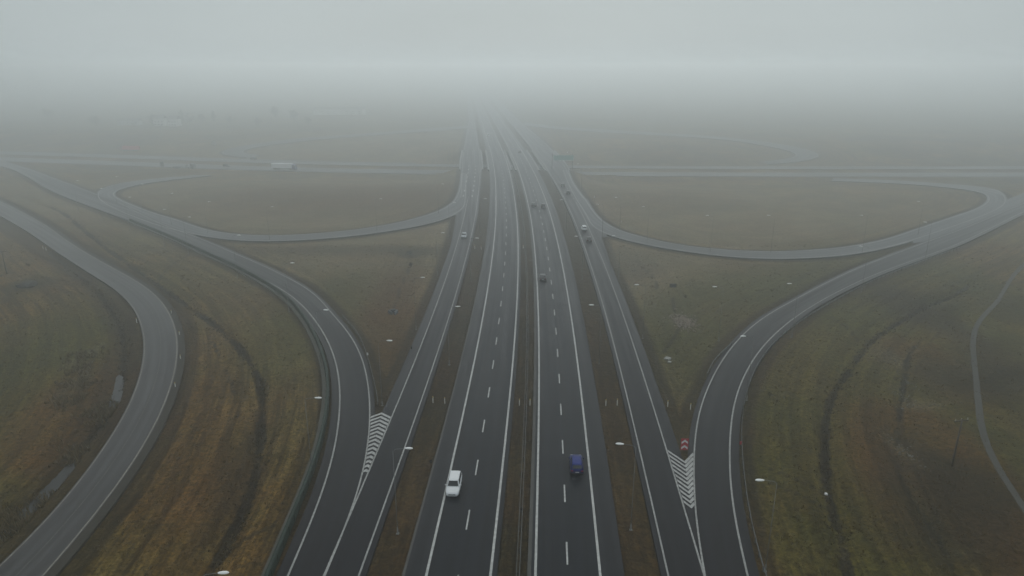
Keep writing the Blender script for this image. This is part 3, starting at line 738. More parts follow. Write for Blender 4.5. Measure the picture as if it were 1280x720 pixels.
# ------------------------------------------------------------------ vehicles
def grid_loft(rings):
    V = []; F = []; n = len(rings[0])
    for r in rings: V += r
    for i in range(len(rings)-1):
        for j in range(n): F.append((i*n+j, i*n+(j+1) % n, (i+1)*n+(j+1) % n, (i+1)*n+j))
    F.append(tuple(range(n-1, -1, -1))); F.append(tuple(range((len(rings)-1)*n, len(rings)*n)))
    return V, F
def car(name, label, loc, heading, paint_mat, style='sedan', group=None, s=1.0):
    """forward is local +Y"""
    t = thing(name, (loc[0], loc[1], loc[2]), heading, label, 'car', group)
    suv = style == 'suv'; van = style == 'van'
    hh = 1.68 if suv else (2.0 if van else 1.46); belt = 1.05 if suv else (1.12 if van else 0.95)
    L = 2.28 if suv else 2.35; W = 0.93 if (suv or van) else 0.91
    tail = 0.0 if style != 'sedan' else 1.0
    st = [(-L, W*0.78, 0.40, belt*0.86), (-L+0.10, W*0.93, 0.30, belt*0.98), (-L+0.6, W*0.985, 0.24, belt*1.02), (-1.38, W*0.99, 0.22, belt*1.03), (-0.3, W, 0.20, belt*1.01),
          (0.7, W, 0.20, belt*0.99), (1.1, W*0.995, 0.22, belt*0.95), (L-0.75, W*0.98, 0.24, belt*0.88), (L-0.25, W*0.91, 0.27, belt*0.78), (L-0.05, W*0.80, 0.32, belt*0.68), (L, W*0.66, 0.38, belt*0.60)]
    rings = []
    for (y, w, zb, zt) in st:
        zm = zb+(zt-zb)*0.45
        h = [(w*0.80, zb), (w*0.97, zb+0.10), (w, zm), (w*0.985, zt-0.12), (w*0.90, zt-0.02), (w*0.5, zt+0.025)]
        rings.append([(x, y, z) for x, z in h]+[(-x, y, z) for x, z in reversed(h)])
    V, F = grid_loft(rings)
    # greenhouse lofted into the same painted body
    yb0, yb1 = (-1.80, 1.02) if style == 'sedan' else (-L+0.12, 0.98)
    yt0, yt1 = (-1.05, 0.28) if style == 'sedan' else (-L+0.50, 0.32)
    if van: yb1, yt1 = 1.3, 0.75
    wb, wt = W*0.90, W*0.70
    zb = belt*0.97; n0 = len(V)
    levels = [(yb0, yb1, wb, zb), (yb0*0.98+yt0*0.02, yb1, wb*0.995, zb+0.04), (yt0-0.10, yt1+0.14, wt*1.04, hh-0.075), (yt0+0.02, yt1-0.06, wt*0.92, hh-0.012), (yt0+0.35, yt1-0.4, wt*0.6, hh+0.012)]
    G = []
    for (a, b, w, z) in levels:
        G.append([(w, a, z), (w*1.01, (a+b)/2, z), (w*0.97, b, z), (w*0.45, b+0.06, z), (-w*0.45, b+0.06, z), (-w*0.97, b, z), (-w*1.01, (a+b)/2, z), (-w, a, z), (-w*0.45, a-0.04, z), (w*0.45, a-0.04, z)])
    V2, F2 = grid_loft(G); V += V2; F += [tuple(i+n0 for i in f) for f in F2]
    body = mesh_obj('body', V, F, paint_mat, t, True)
    bmx = bmesh.new(); bmx.from_mesh(body.data); bmesh.ops.recalc_face_normals(bmx, faces=bmx.faces[:]); bmx.to_mesh(body.data); bmx.free()
    # glazing just proud of the greenhouse faces
    (a0, b0, w0, z0), (a1, b1, w1, z1) = levels[1], levels[2]
    def lerp(a, b, f): return a+(b-a)*f
    def pane(nm, q, nrm, th=0.012):
        q = [Vector(v) for v in q]; nv = Vector(nrm).normalized()*th
        c = sum(q, Vector())/4
        bm = bmesh.new(); o_ = [bm.verts.new(v+nv) for v in q]; i_ = [bm.verts.new(v-nv) for v in q]
        bm.faces.new(o_); bm.faces.new(list(reversed(i_)))
        for k in range(4): bm.faces.new((o_[k], i_[k], i_[(k+1) % 4], o_[(k+1) % 4]))
        bmesh.ops.recalc_face_normals(bm, faces=bm.faces[:])
        return bm_obj(nm, bm, M_GLASS, t)
    def at(fx_, fz, end):          # point on front/rear slanted face
        y = lerp(b0+0.055, b1+0.055, fz) if end > 0 else lerp(a0-0.035, a1-0.035, fz)
        if abs(fx_) > 0.5: y -= end*0.045
        return (fx_*lerp(w0, w1, fz)*0.97, y, lerp(z0, z1, fz))
    def screen(nm, end, fz0, fz1, m_, par):
        cols = (-0.86, -0.45, 0.45, 0.86); V = []
        nv = Vector((0, (z1-z0)*end, (b0-b1) if end > 0 else (a1-a0))).normalized()
        for th in (0.022, -0.03):
            for fz in (fz0, fz1):
                for c in cols:
                    fw = abs(c) > 0.5
                    yy = lerp(b0, b1, fz)+(0.012 if fw else 0.06) if end > 0 else lerp(a0, a1, fz)-(0.008 if fw else 0.04)
                    V.append(Vector((c*lerp(w0, w1, fz)*(0.985 if fw else 1.0), yy, lerp(z0, z1, fz)))+nv*th)
        F = []
        for k in range(3): F += [(k, k+1, k+5, k+4), (8+k, 12+k, 13+k, 9+k), (k, 8+k, 9+k, k+1), (4+k, 5+k, 13+k, 12+k)]
        F += [(0, 4, 12, 8), (3, 11, 15, 7)]
        o_ = mesh_obj(nm, V, F, m_, par)
        bq = bmesh.new(); bq.from_mesh(o_.data); bmesh.ops.recalc_face_normals(bq, faces=bq.faces[:]); bq.to_mesh(o_.data); bq.free()
    screen('windscreen', 1, 0.05, 0.97, M_GLASS, t); screen('rear_window', -1, 0.15, 0.92, M_GLASS, t)
    for sx_ in (-1, 1):
        for (f0, f1) in ((0.07, 0.48), (0.52, 0.90)):
            q = []
            for (ff, fz) in ((f0, 0.10), (f1, 0.10), (f1, 0.88), (f0, 0.88)):
                q.append((sx_*lerp(w0, w1, fz)*1.0, lerp(lerp(a0, a1, fz), lerp(b0, b1, fz), ff), lerp(z0, z1, fz)))
            pane('side_window', q, (sx_, 0, 0.45), 0.02)
        # door mirror
        bm = bmesh.new(); add_box(bm, (sx_*(W+0.10), 0.72, belt+0.04), (0.20, 0.12, 0.14), bevel=0.03); bm_obj('mirror', bm, paint_mat, t)
        # lamps
        bm = bmesh.new(); add_box(bm, (sx_*W*0.66, L-0.15, belt*0.66), (0.36, 0.16, 0.13), Matrix.Rotation(-sx_*0.35, 3, 'Z'), 0.03); bm_obj('headlight', bm, M_LIGHT, t)
        bm = bmesh.new(); add_box(bm, (sx_*W*0.74, -L+0.05, belt*0.80), (0.32, 0.12, 0.15), Matrix.Rotation(sx_*0.25, 3, 'Z'), 0.02); bm_obj('tail_light', bm, M_TAIL, t)
        for yy in (-1.38, 1.40):
            bm = bmesh.new(); add_tube(bm, (sx_*(W-0.20), yy, 0.335), (sx_*(W+0.012), yy, 0.335), 0.335, n=18)
            w_ = bm_obj('wheel', bm, M_TYRE, t)
            bm = bmesh.new(); add_tube(bm, (sx_*(W-0.02), yy, 0.335), (sx_*(W+0.022), yy, 0.335), 0.215, 0.19, n=14); bm_obj('rim', bm, M_RIM, w_)
    bm = bmesh.new(); add_box(bm, (0, L-0.03, belt*0.56), (W*1.0, 0.10, 0.15), bevel=0.03); bm_obj('grille', bm, M_BLACKP, t)
    for yy, zz in ((L+0.028, belt*0.45), (-L-0.005, belt*0.62)):
        bm = bmesh.new(); add_box(bm, (0, yy, zz), (0.52, 0.025, 0.11)); bm_obj('number_plate', bm, M_PLATE, t)
    bm = bmesh.new(); add_box(bm, (0, -L+0.04, 0.40), (W*1.5, 0.12, 0.16), bevel=0.03); bm_obj('bumper', bm, M_BLACKP if suv else paint_mat, t)
    if s != 1.0: t.scale = (s, s, s)
    return t
def carpaint(n, c, r=0.28, metal=0.1):
    return mat(n, c, r, metal, 0.6, noise=(1.5, 0.06))
P_WHITE = carpaint('car_paint_white', (0.80, 0.81, 0.82)); P_BLUE = carpaint('car_paint_blue', (0.008, 0.020, 0.14), 0.4, 0.75); P_SILV = carpaint('car_paint_silver', (0.42, 0.44, 0.47), 0.3, 0.5)
P_BLK = carpaint('car_paint_black', (0.012, 0.013, 0.015)); P_GREY = carpaint('car_paint_grey', (0.06, 0.062, 0.066)); P_DRED = carpaint('car_paint_maroon', (0.05, 0.015, 0.017))
def road_heading(k, y): return math.atan2(float(lx(k, y+5)-lx(k, y-5)), 10.0)
def place(px, py, k, away, dz=0.05, hz=0.6):
    x, y = un(px, py, hz); h = road_heading(k, y)
    return (x, y, dz), (-h if away else PI-h)
CARS = [
 ('white estate car driving towards the viewer on the left carriageway of the motorway', 567.5, 606.5, 'ml_l', False, P_WHITE, 'suv'),
 ('dark blue hatchback driving away on the right carriageway', 720.5, 580, 'mr_l', True, P_BLUE, 'suv'),
 ('pale silver car coming down the left collector road past the loop junction', 580, 294.5, 'cl_l', False, P_SILV, 'sedan'),
 ('white car on the right collector road beside the loop exit', 730, 285.5, 'cr_l', True, P_WHITE, 'suv'),
 ('black car right behind the white car on the right collector road', 736, 299, 'cr_l', True, P_BLK, 'sedan'),
 ('lone black car in the inner lane of the right carriageway, halfway into the fog', 678.5, 346.5, 'mr_l', True, P_BLK, 'sedan'),
 ('dark grey car in the inner lane, left of a pair driving abreast in the fog', 666.8, 256, 'mr_l', True, P_GREY, 'sedan'),
 ('dark car in the outer lane, right of a pair driving abreast in the fog', 679, 257.5, 'mr_l', True, P_BLK, 'suv'),
 ('dark car on the right collector road just before the bridge, farther of two', 703, 232, 'cr_l', True, P_GREY, 'suv'),
 ('dark car on the right collector road before the bridge, nearer of two', 710, 241, 'cr_l', True, P_BLK, 'suv'),
 ('tiny dark car on the bridge of the right carriageway, deep in the fog', 649.5, 190, 'mr_l', True, P_BLK, 'sedan'),
 ('distant white van at the far end of the left carriageway', 610.3, 169.5, 'ml_l', False, P_WHITE, 'van')]
for lb, px, py, k, away, pm, stl in CARS:
    loc, hd = place(px, py, k, away)
    c_ = car('parked_car'.replace('parked_', ''), lb, loc, hd, pm, stl)
    if stl == 'van': c_['category'] = 'van'; c_.name = 'van'; c_.scale = (1.15, 1.2, 1.1)
def cross_place(px, py, hz=1.0):
    x, y = un(px, py, CRZ+hz); h = math.atan2(float(cross_y(x+10)-cross_y(x-10)), 20); return x, y, h
for lb, px, py, right, pm in (('dark car on the crossing road left of the white lorry', 283, 207, True, P_BLK), ('dark car on the far carriageway of the crossing road', 316.5, 198, False, P_GREY)):
    x, y, h = cross_place(px, py, 0.6); car('car', lb, (x, y, CRZ+0.05), h+(-PI/2 if right else PI/2), pm, 'suv')

def lorry(label, px, py, right, box_col, cab_col, flat=False):
    x, y, h = cross_place(px, py, 1.2)
    t = thing('lorry', (x, y, CRZ+0.04), h+(-PI/2 if right else PI/2), label, 'lorry')
    bm = bmesh.new(); add_box(bm, (0, -1.8, 0.95 if not flat else 1.1), (1.1, 13.0, 0.28)); bm_obj('chassis', bm, M_BLACKP, t)
    bm = bmesh.new()
    if flat: add_box(bm, (0, -3.0, 1.35), (2.5, 9.0, 0.25), bevel=0.03); add_box(bm, (0, 1.4, 2.0), (2.4, 0.15, 1.3))
    else: add_box(bm, (0, -2.3, 2.6), (2.55, 13.4, 2.8), bevel=0.06)
    bm_obj('trailer', bm, box_col, t)
    # cab: stepped profile extruded across
    prof = [(4.9, 0.55), (7.2, 0.55), (7.25, 1.5), (7.1, 2.2), (6.8, 3.1), (6.3, 3.45), (4.9, 3.6)]
    V = [(-1.22, a, b) for a, b in prof]+[(1.22, a, b) for a, b in prof]; n = len(prof)
    F = [tuple(range(n-1, -1, -1)), tuple(range(n, 2*n))]+[(i, (i+1) % n, n+(i+1) % n, n+i) for i in range(n)]
    cab = mesh_obj('cab', V, F, cab_col, t)
    bmx = bmesh.new(); bmx.from_mesh(cab.data); bmesh.ops.recalc_face_normals(bmx, faces=bmx.faces[:]); bmx.to_mesh(cab.data); bmx.free()
    V = [(-1.08, 7.12, 2.2), (1.08, 7.12, 2.2), (1.03, 6.84, 3.02), (-1.03, 6.84, 3.02)]; V += [(a, b-0.05, c-0.02) for a, b, c in V]
    mesh_obj('windscreen', [(a, b+0.03, c+0.01) for a, b, c in V], [(0, 1, 2, 3), (7, 6, 5, 4), (0, 4, 5, 1), (1, 5, 6, 2), (2, 6, 7, 3), (3, 7, 4, 0)], M_GLASS, t)
    for sx_ in (-1, 1):
        bm = bmesh.new(); add_box(bm, (sx_*1.22, 6.2, 2.45), (0.03, 0.8, 0.7)); bm_obj('side_window', bm, M_GLASS, t)
        bm = bmesh.new(); add_box(bm, (sx_*0.9, 7.24, 0.95), (0.4, 0.08, 0.2), bevel=0.02); bm_obj('headlight', bm, M_LIGHT, t)
        for yy in (6.3, 3.6, -4.6, -5.9, -7.2):
            bm = bmesh.new(); add_tube(bm, (sx_*0.9, yy, 0.5), (sx_*1.22, yy, 0.5), 0.5, n=16); bm_obj('wheel', bm, M_TYRE, t)
    return t
lorry('white box lorry with a blue cab on the crossing road', 357, 210, True, mat('trailer_white', (0.88, 0.89, 0.92), 0.5, noise=(0.5, 0.06)), carpaint('cab_blue', (0.03, 0.045, 0.2)))
lorry('red trailer lorry in the fog on the far carriageway of the crossing road', 161, 187, False, mat('trailer_red', (0.55, 0.10, 0.11), 0.6, noise=(0.5, 0.1)), carpaint('cab_red', (0.25, 0.05, 0.05)))
lorry('dark flatbed lorry on the crossing road left of the white lorry', 231, 208.5, True, M_SIGNB, P_BLK, True)

# ------------------------------------------------------------------ street lamps
LH = 12.0
def make_lamp(label):
    t = thing('street_lamp', (0, 0, 0), 0, label, 'street lamp', 'street lamps of the interchange')
    bm = bmesh.new(); add_tube(bm, (0, 0, -0.5), (0, 0, 0.9), 0.085, 0.08, 10); add_tube(bm, (0, 0, 0.9), (0, 0, LH-0.35), 0.045, 0.028, 10)
    bm_obj('pole', bm, M_MAST, t, True)
    bm = bmesh.new(); add_tube(bm, (0, 0, LH-0.38), (0.35, 0, LH-0.12), 0.035, n=8); add_tube(bm, (0.35, 0, LH-0.12), (1.5, 0, LH+0.02), 0.03, n=8)
    bm_obj('arm', bm, M_MAST, t, True)
    # rounded cobra head
    rings = []
    for (x, w, h) in ((1.42, 0.05, 0.05), (1.54, 0.14, 0.09), (1.85, 0.20, 0.13), (2.14, 0.20, 0.13), (2.32, 0.14, 0.09), (2.42, 0.05, 0.04)):
        rings.append([(x, math.cos(a)*w, LH+0.03+math.sin(a)*h*(1 if math.sin(a) > 0 else 0.6)) for a in np.linspace(0, 2*PI, 11)[:-1]])
    V, F = grid_loft(rings); o = mesh_obj('lamp_head', V, F, M_LAMPH, t, True)
    bmx = bmesh.new(); bmx.from_mesh(o.data); bmesh.ops.recalc_face_normals(bmx, faces=bmx.faces[:]); bmx.to_mesh(o.data); bmx.free()
    bm = bmesh.new(); add_box(bm, (1.98, 0, LH-0.05), (0.5, 0.22, 0.04), bevel=0.015); bm_obj('lens', bm, M_GLASS, o)
    bm = bmesh.new(); add_box(bm, (0, 0, -0.12), (0.4, 0.4, 0.35), bevel=0.04); bm_obj('footing', bm, M_CONCD, t)
    return t
# (pixel of the head, side the arm points to, description)
LAMPS = [
 (511.5, 557, 1, 'tall lamp in the dark strip beside the left chevron marking'),
 (398.5, 494, 1, 'lamp left of the green fence on the left slip road bend'),
 (279, 713, 1, 'lamp head at the bottom edge of the photo beside the left slip road'),
 (774.5, 553, -1, 'lamp between the blue car and the right collector road'),
 (949.5, 597, -1, 'lamp on the grass right of the right slip road, nearest on that side'),
 (572.5, 381, 1, 'second lamp up in the strip between left collector road and motorway'),
 (487.5, 423, 1, 'lamp in the tip of the left grass triangle above the chevrons'),
 (528.5, 345, 1, 'lamp in the left grass triangle beside the collector road'),
 (408, 385, 1, 'lamp head hanging over the left slip road where it bends down'),
 (365.5, 327, 1, 'lamp at the upper side of the left slip road, on the triangle'),
 (554, 289.5, 1, 'lamp on the grass just below the left loop junction'),
 (596.5, 296, 1, 'lamp right of the silver car on the left collector road'),
 (606.5, 247, 1, 'lamp between left collector and motorway level with the loop mouth'),
 (568, 252, 1, 'lamp at the inner side of the left loop mouth'),
 (553.5, 229, 1, 'lamp on the brown field inside the left loop near the bridge'),
 (739, 379.5, -1, 'lamp between the right carriageway and collector, second from the viewer'),
 (795.5, 354, -1, 'lamp beside the right collector road on the right grass triangle'),
 (928, 417.5, -1, 'lamp hanging over the inner edge of the right slip road bend'),
 (766.5, 293.5, -1, 'lamp at the lower side of the right loop just after the exit'),
 (720, 294, -1, 'lamp left of the white car on the right collector road'),
 (701.5, 248.5, -1, 'lamp between right carriageway and collector near two dark cars'),
 (747, 254.3, -1, 'lamp at the inner side of the right loop exit'),
 (769.5, 245.5, -1, 'lamp on the field inside the right loop near the motorway'),
 (1076.5, 306.5, -1, 'lamp at the upper edge of the right loop before it meets the slip road'),
 (987, 353, -1, 'lamp on the grass left of the right slip road, above its bend'),
 (1157, 276.5, -1, 'lamp at the inner side of the right loop towards its far end'),
 (1077, 268, -1, 'lamp in the middle of the field inside the right loop'),
 (1148, 250.5, -1, 'faint lamp in the fog inside the right loop near its tip'),
 (961, 268, -1, 'faint lamp in the fog on the field inside the right loop'),
 (893, 356.5, -1, 'faint lamp on the right grass triangle below the loop'),
 (884, 268, -1, 'very faint lamp low on the foggy field right of the motorway'),
 (804, 257, -1, 'faint lamp inside the right loop, second from the collector road'),
 (97, 225, 1, 'faint lamp above the left slip road near the photo edge'),
 (127, 234.5, 1, 'lamp at the tip of the left loop beside its outer line'),
 (146, 220, 1, 'faint lamp on the grass between left loop and crossing road'),
 (178, 229, 1, 'lamp over the upper arm of the left loop'),
 (162, 245.5, 1, 'lamp just inside the tip of the left loop'),
 (215, 240.5, 1, 'faint lamp inside the left loop above the slip road'),
 (206, 260.5, 1, 'lamp inside the left loop, left of two close together'),
 (236.5, 270, 1, 'lamp inside the left loop, right of two close together'),
 (261.5, 251, 1, 'lamp on the field inside the left loop'),
 (299, 292.6, 1, 'lamp over the lower arm of the left loop'),
 (340, 257, 1, 'faint lamp in the middle of the field inside the left loop'),
 (476, 247.5, 1, 'faint lamp on the field inside the left loop towards the motorway'),
 (426, 168.5, 1, 'faint lamp beyond the crossing road near the far left loop'),
 (722.5, 204, -1, 'faint lamp beside the green road sign at the bridge'),
 (709, 189.5, -1, 'faint lamp beyond the bridge right of the collector road'),
]
lamp0 = None
for k, (px, py, sd, lb) in enumerate(LAMPS):
    x, y = ung(px, py, LH)
    bx = x-sd*1.98; bz = float(gh(bx, y))
    full = f'{lb}'
    if lamp0 is None: lamp0 = t = make_lamp(full)
    else: t = copy_tree(lamp0); t['label'] = full
    t.location = (bx, y, bz); t.rotation_euler = (0, 0, (0 if sd > 0 else PI)+random.uniform(-0.12, 0.12))

# ------------------------------------------------------------------ marker posts
def make_post(label):
    t = thing('marker_post', (0, 0, 0), 0, label, 'marker post', 'small marker posts on the verges')
    bm = bmesh.new(); add_box(bm, (0, 0, 0.42), (0.14, 0.10, 1.15), bevel=0.02); bm_obj('post', bm, M_POSTW, t)
    bm = bmesh.new(); add_box(bm, (0, 0, 1.08), (0.20, 0.14, 0.20), bevel=0.03); bm_obj('cap', bm, M_POSTY, t)
    return t
POSTS = [
 (541.3, 503, 'left post of the pair in the strip left of the motorway'), (556, 504, 'right post of the pair in the strip left of the motorway'),
 (649.3, 506, 'post left of the steel guardrail in the central reservation'), (662.5, 506, 'post right of the steel guardrail in the central reservation'),
 (757.2, 506.5, 'left post of the pair in the strip right of the motorway'), (771.5, 506, 'right post of the pair in the strip right of the motorway'),
 (834.5, 508, 'post on the right triangle next to the collector road shoulder'), (863, 511.5, 'post on the right triangle next to the slip road'),
 (593.5, 310.5, 'left post of the far pair below the silver car'), (601.5, 311.5, 'right post of the far pair below the silver car'), (654, 310.5, 'far post in the central reservation'),
 (171, 403, 'post on the inner side of the side road bend'), (214.5, 393, 'post on the outer side of the bend, highest of four'), (224.5, 420, 'post on the outer side of the bend, second from the top'),
 (226, 450, 'post on the outer side of the bend, third from the top'), (219.5, 485, 'post on the outer side of the bend, lowest of four'),
 (54, 311, 'first post of two touching the straight part of the side road'), (57.5, 312, 'second post of two touching the straight part of the side road'),
 (777, 278, 'white post standing alone inside the right loop'), (753, 447.5, 'post at the edge')][:19]
post0 = None
for px, py, lb in POSTS:
    x, y = ung(px, py, -0.25)
    lb2 = 'white marker '+lb
    if post0 is None: post0 = t = make_post(lb2)
    else: t = copy_tree(post0); t['label'] = lb2
    t.location = (x, y, float(gh(x, y))+0.05)

# ------------------------------------------------------------------ guardrails
rail_protos = {}
def guardrail(label, pts, double=False, cat='guardrail', name='guardrail', gap=2.0, deck=False, z0=None, start_turn=True):
    pts = resample(pts, gap)
    t = thing(name, (float(pts[0][0]), float(pts[0][1]), 0), 0, label, cat)
    zz = np.zeros(len(pts)) if deck else np.minimum(gh(pts[:,0], pts[:,1])+0.12, H(pts[:,0], pts[:,1])+0.05)
    zz = np.maximum(zz, H(pts[:,0], pts[:,1])-0.3) if not deck else zz
    # W-profile beam
    prof = [(0.00, 0.45), (0.05, 0.50), (0.0, 0.57), (0.0, 0.63), (0.05, 0.70), (0.0, 0.75)]
    for sgn in ((-1, 1) if double else (1,)):
        off = 0.16*sgn if double else 0.0
        V = []; F = []
        q = offset(pts, off); tt = np.gradient(pts, axis=0); tt /= np.linalg.norm(tt, axis=1)[:,None]; nn = np.column_stack([tt[:,1], -tt[:,0]])
        m = len(prof)
        for i in range(len(pts)):
            for (o_, z_) in prof:
                V.append((q[i][0]+nn[i][0]*o_*sgn-pts[0][0], q[i][1]+nn[i][1]*o_*sgn-pts[0][1], zz[i]+z_))
            for (o_, z_) in prof[::-1]:
                V.append((q[i][0]+nn[i][0]*(o_-0.012)*sgn-pts[0][0], q[i][1]+nn[i][1]*(o_-0.012)*sgn-pts[0][1], zz[i]+z_))
        k2 = 2*m
        for i in range(len(pts)-1):
            for j in range(k2): F.append((i*k2+j, i*k2+(j+1) % k2, (i+1)*k2+(j+1) % k2, (i+1)*k2+j))
        mesh_obj('rail', V, F, M_STEEL, t)
    # nearest 60 posts are parts of their own, the rest one run
    idx = np.arange(0, len(pts))
    if 'post' not in rail_protos:
        me_ = bpy.data.meshes.new('post'); bm = bmesh.new(); add_box(bm, (0, 0, 0.2), (0.10, 0.12, 1.1)); bm.to_mesh(me_); bm.free(); me_.materials.append(M_STEELP); rail_protos['post'] = me_
    order = idx[np.argsort(np.hypot(pts[:,0], pts[:,1]))]
    nearp = order[:60]; rest = order[60:]
    for i in nearp:
        o = bpy.data.objects.new('post', rail_protos['post']); link(o); o.parent = t
        o.location = (pts[i][0]-pts[0][0], pts[i][1]-pts[0][1], zz[i]); 
    if len(rest):
        bm = bmesh.new()
        for i in rest: add_box(bm, (pts[i][0]-pts[0][0], pts[i][1]-pts[0][1], zz[i]+0.2), (0.10, 0.12, 1.1))
        o = bm_obj('post_run', bm, M_STEELP, t); o['kind'] = 'stuff'
    return t
med = np.column_stack([axis(np.arange(20, 420, 2.0)), np.arange(20, 420, 2.0)])
mq = np.array([un(x, y, 0.75) for x, y in ((642, 720), (648.9, 620), (654.7, 535), (657.2, 488), (659.5, 440), (660, 407), (659.6, 370), (659.4, 340), (657, 280), (652.5, 255), (645, 232), (639, 217))])
pf = np.polyfit(mq[:,1], mq[:,0]-axis(mq[:,1]), 1)
med[:,0] += np.polyval(pf, np.clip(med[:,1], 40, 300))
guardrail('double steel guardrail along the dark central reservation', med, True, gap=4.0)
guardrail('steel guardrail curving round the outer side of the right slip road', curve(P("975,775 958.5,735 953,718 938,656.7 928.5,590 926,547 926,522 929.5,501 935.8,479 945.5,458 956.6,440 975,422 1000,402.5 1040,378.5 1090,352 1143,331 1200,310")), gap=2.5)
guardrail('short steel guardrail on the inner curve of the left slip road', curve(P("472.5,505 471.7,496.7 465,468 458,443 450,423 440,408 428,396"), 2, 3))
guardrail('short steel guardrail on the inner curve of the right slip road', curve(P("884,469 888,459 894,450 904,440 914,431"), 2, 2))
# green mesh fence outside the left slip road
FB = curve("320,760 337,720 353,680 373,632 389,596 400,562 408,522 411.3,493 411,478 407.5,455 399,432 387,408 373,387.5 361,374 340,359.5 320,347.5 286,330.2 253,315.3 220,299.8 190,287.3 163,276.3")
FB = resample(FB, 2.5)
t = thing('mesh_fence', (float(FB[0][0]), float(FB[0][1]), 0), 0, 'long dark green fence following the outer curve of the left slip road', 'fence')
zz = gh(FB[:,0], FB[:,1])-0.05
nn = offset(FB, 1.0)-FB
ribbon('gravel_verge', offset(FB, -0.3), offset(FB, -0.95), mat('verge_pale', (0.10, 0.10, 0.085), 0.95, noise=(1.5, 0.4)), 0.02, 1, slip_left)
V = []; F = []; BT = 1.35
for i in range(len(FB)):
    for (o_, z_) in ((-0.24, 0), (0.24, 0), (0.22, BT), (0.0, BT+0.10), (-0.22, BT)):
        V.append((FB[i][0]+nn[i][0]*o_-FB[0][0], FB[i][1]+nn[i][1]*o_-FB[0][1], zz[i]+z_))
for i in range(len(FB)-1):
    for j in range(5): F.append((i*5+j, i*5+(j+1) % 5, (i+1)*5+(j+1) % 5, (i+1)*5+j))
s = NT('green_mesh'); pos = s.n('ShaderNodeTexCoord').outputs['Object']
c_ = s.mix(s.ramp(s.noise(pos, 2.6, 5, 0.8), 0.38, 0.62), (0.008, 0.018, 0.013), (0.024, 0.050, 0.036)); s.l(c_, s.b.inputs['Base Color']); s.b.inputs['Roughness'].default_value = 0.8
mesh_obj('panel', V, F, s.m, t)
pm_ = bpy.data.meshes.new('post'); bm = bmesh.new(); add_box(bm, (0, 0, 0.6), (0.58, 0.34, 1.35), bevel=0.04); bm.to_mesh(pm_); bm.free(); pm_.materials.append(M_GREEN)
order = np.argsort(np.hypot(FB[:,0], FB[:,1]))
for i in order[:95]:
    o = bpy.data.objects.new('post', pm_); link(o); o.parent = t; o.location = (FB[i][0]-FB[0][0], FB[i][1]-FB[0][1], zz[i])
bm = bmesh.new()
for i in order[95:]: add_box(bm, (FB[i][0]-FB[0][0], FB[i][1]-FB[0][1], zz[i]+0.6), (0.58, 0.34, 1.35))
if len(bm.verts): o = bm_obj('post_run', bm, M_GREEN, t); o['kind'] = 'stuff'
else: bm.free()

# ------------------------------------------------------------------ bridges over the crossing road
def bridge(label, ka, offa, kb, offb, ya=None, yb=None):
    xc = float(lx(ka, 450)); yc = float(cross_y(xc))
    ys = np.arange(yc-48, yc+50, 4.0)
    fa = (lambda y: lx(ka, y, offa)) if isinstance(ka, str) and ya is None else ya
    fb = (lambda y: lx(kb, y, offb)) if yb is None else yb
    a = fa(ys); b = fb(ys)
    t = thing('bridge', (float((a[0]+b[0])/2), float(ys[0]), 0), 0, label, 'bridge')
    ox, oy = float((a[0]+b[0])/2), float(ys[0])
    def box_run(nm, x0, x1, z0, z1, m_, ys=ys):
        V = []; F = []
        for i in range(len(ys)):
            V += [(x0[i]-ox, ys[i]-oy, z0), (x1[i]-ox, ys[i]-oy, z0), (x1[i]-ox, ys[i]-oy, z1), (x0[i]-ox, ys[i]-oy, z1)]
        for i in range(len(ys)-1):
            for j in range(4): F.append((i*4+j, (i+1)*4+j, (i+1)*4+(j+1) % 4, i*4+(j+1) % 4))
        n = len(ys)-1; F += [(0, 1, 2, 3), (n*4+3, n*4+2, n*4+1, n*4)]
        return mesh_obj(nm, V, F, m_, t)
    box_run('deck', a-0.9, b+0.9, -1.4, -0.03, M_CONCD)
    box_run('parapet', a-1.0, a-0.25, -0.5, 0.32, M_CONC); box_run('parapet', b+0.25, b+1.0, -0.5, 0.32, M_CONC)
    for e, sg in ((a-0.8, -1), (b+0.8, 1)):
        bm = bmesh.new()
        for i in range(0, len(ys)-1):
            add_tube(bm, (e[i]-ox, ys[i]-oy, 1.15), (e[i+1]-ox, ys[i+1]-oy, 1.15), 0.05, n=6)
            add_tube(bm, (e[i]-ox, ys[i]-oy, 0.3), (e[i]-ox, ys[i]-oy, 1.15), 0.04, n=6); add_tube(bm, (e[i]-ox, ys[i]-oy, 0.75), (e[i+1]-ox, ys[i+1]-oy, 0.75), 0.03, n=6)
        bm_obj('railing', bm, M_STEEL, t)
    for dy in (-26.5, 0.0, 27.0):
        yy = yc+dy; x0 = float(np.interp(yy, ys, a)); x1 = float(np.interp(yy, ys, b))
        for f in (0.2, 0.8):
            bm = bmesh.new(); add_tube(bm, (x0+(x1-x0)*f-ox, yy-oy, CRZ-0.6), (x0+(x1-x0)*f-ox, yy-oy, -1.35), 0.5, n=14); bm_obj('pier', bm, M_CONC, t)
    return t
bridge('concrete bridge carrying the left collector road over the crossing road', 'cl_l', 0, 'cl_r', 0.9, ya=lambda y: np.interp(y, YS, E_CL[:,0])-0.1)
bridge('concrete bridge carrying the left motorway carriageway over the crossing road', 'ml_l', -2.8, 'ml_r', 0.9)
bridge('concrete bridge carrying the right motorway carriageway over the crossing road', 'mr_l', -1.0, 'mr_r', 2.9)
bridge('concrete bridge carrying the right collector road over the crossing road', 'cr_l', -0.9, 'cr_r', 0, yb=lambda y: np.interp(y, YS, E_CR[:,0])+0.1)

# ------------------------------------------------------------------ signs
def gbase(px, py): x, y = ung(px, py); return x, y, float(gh(x, y))
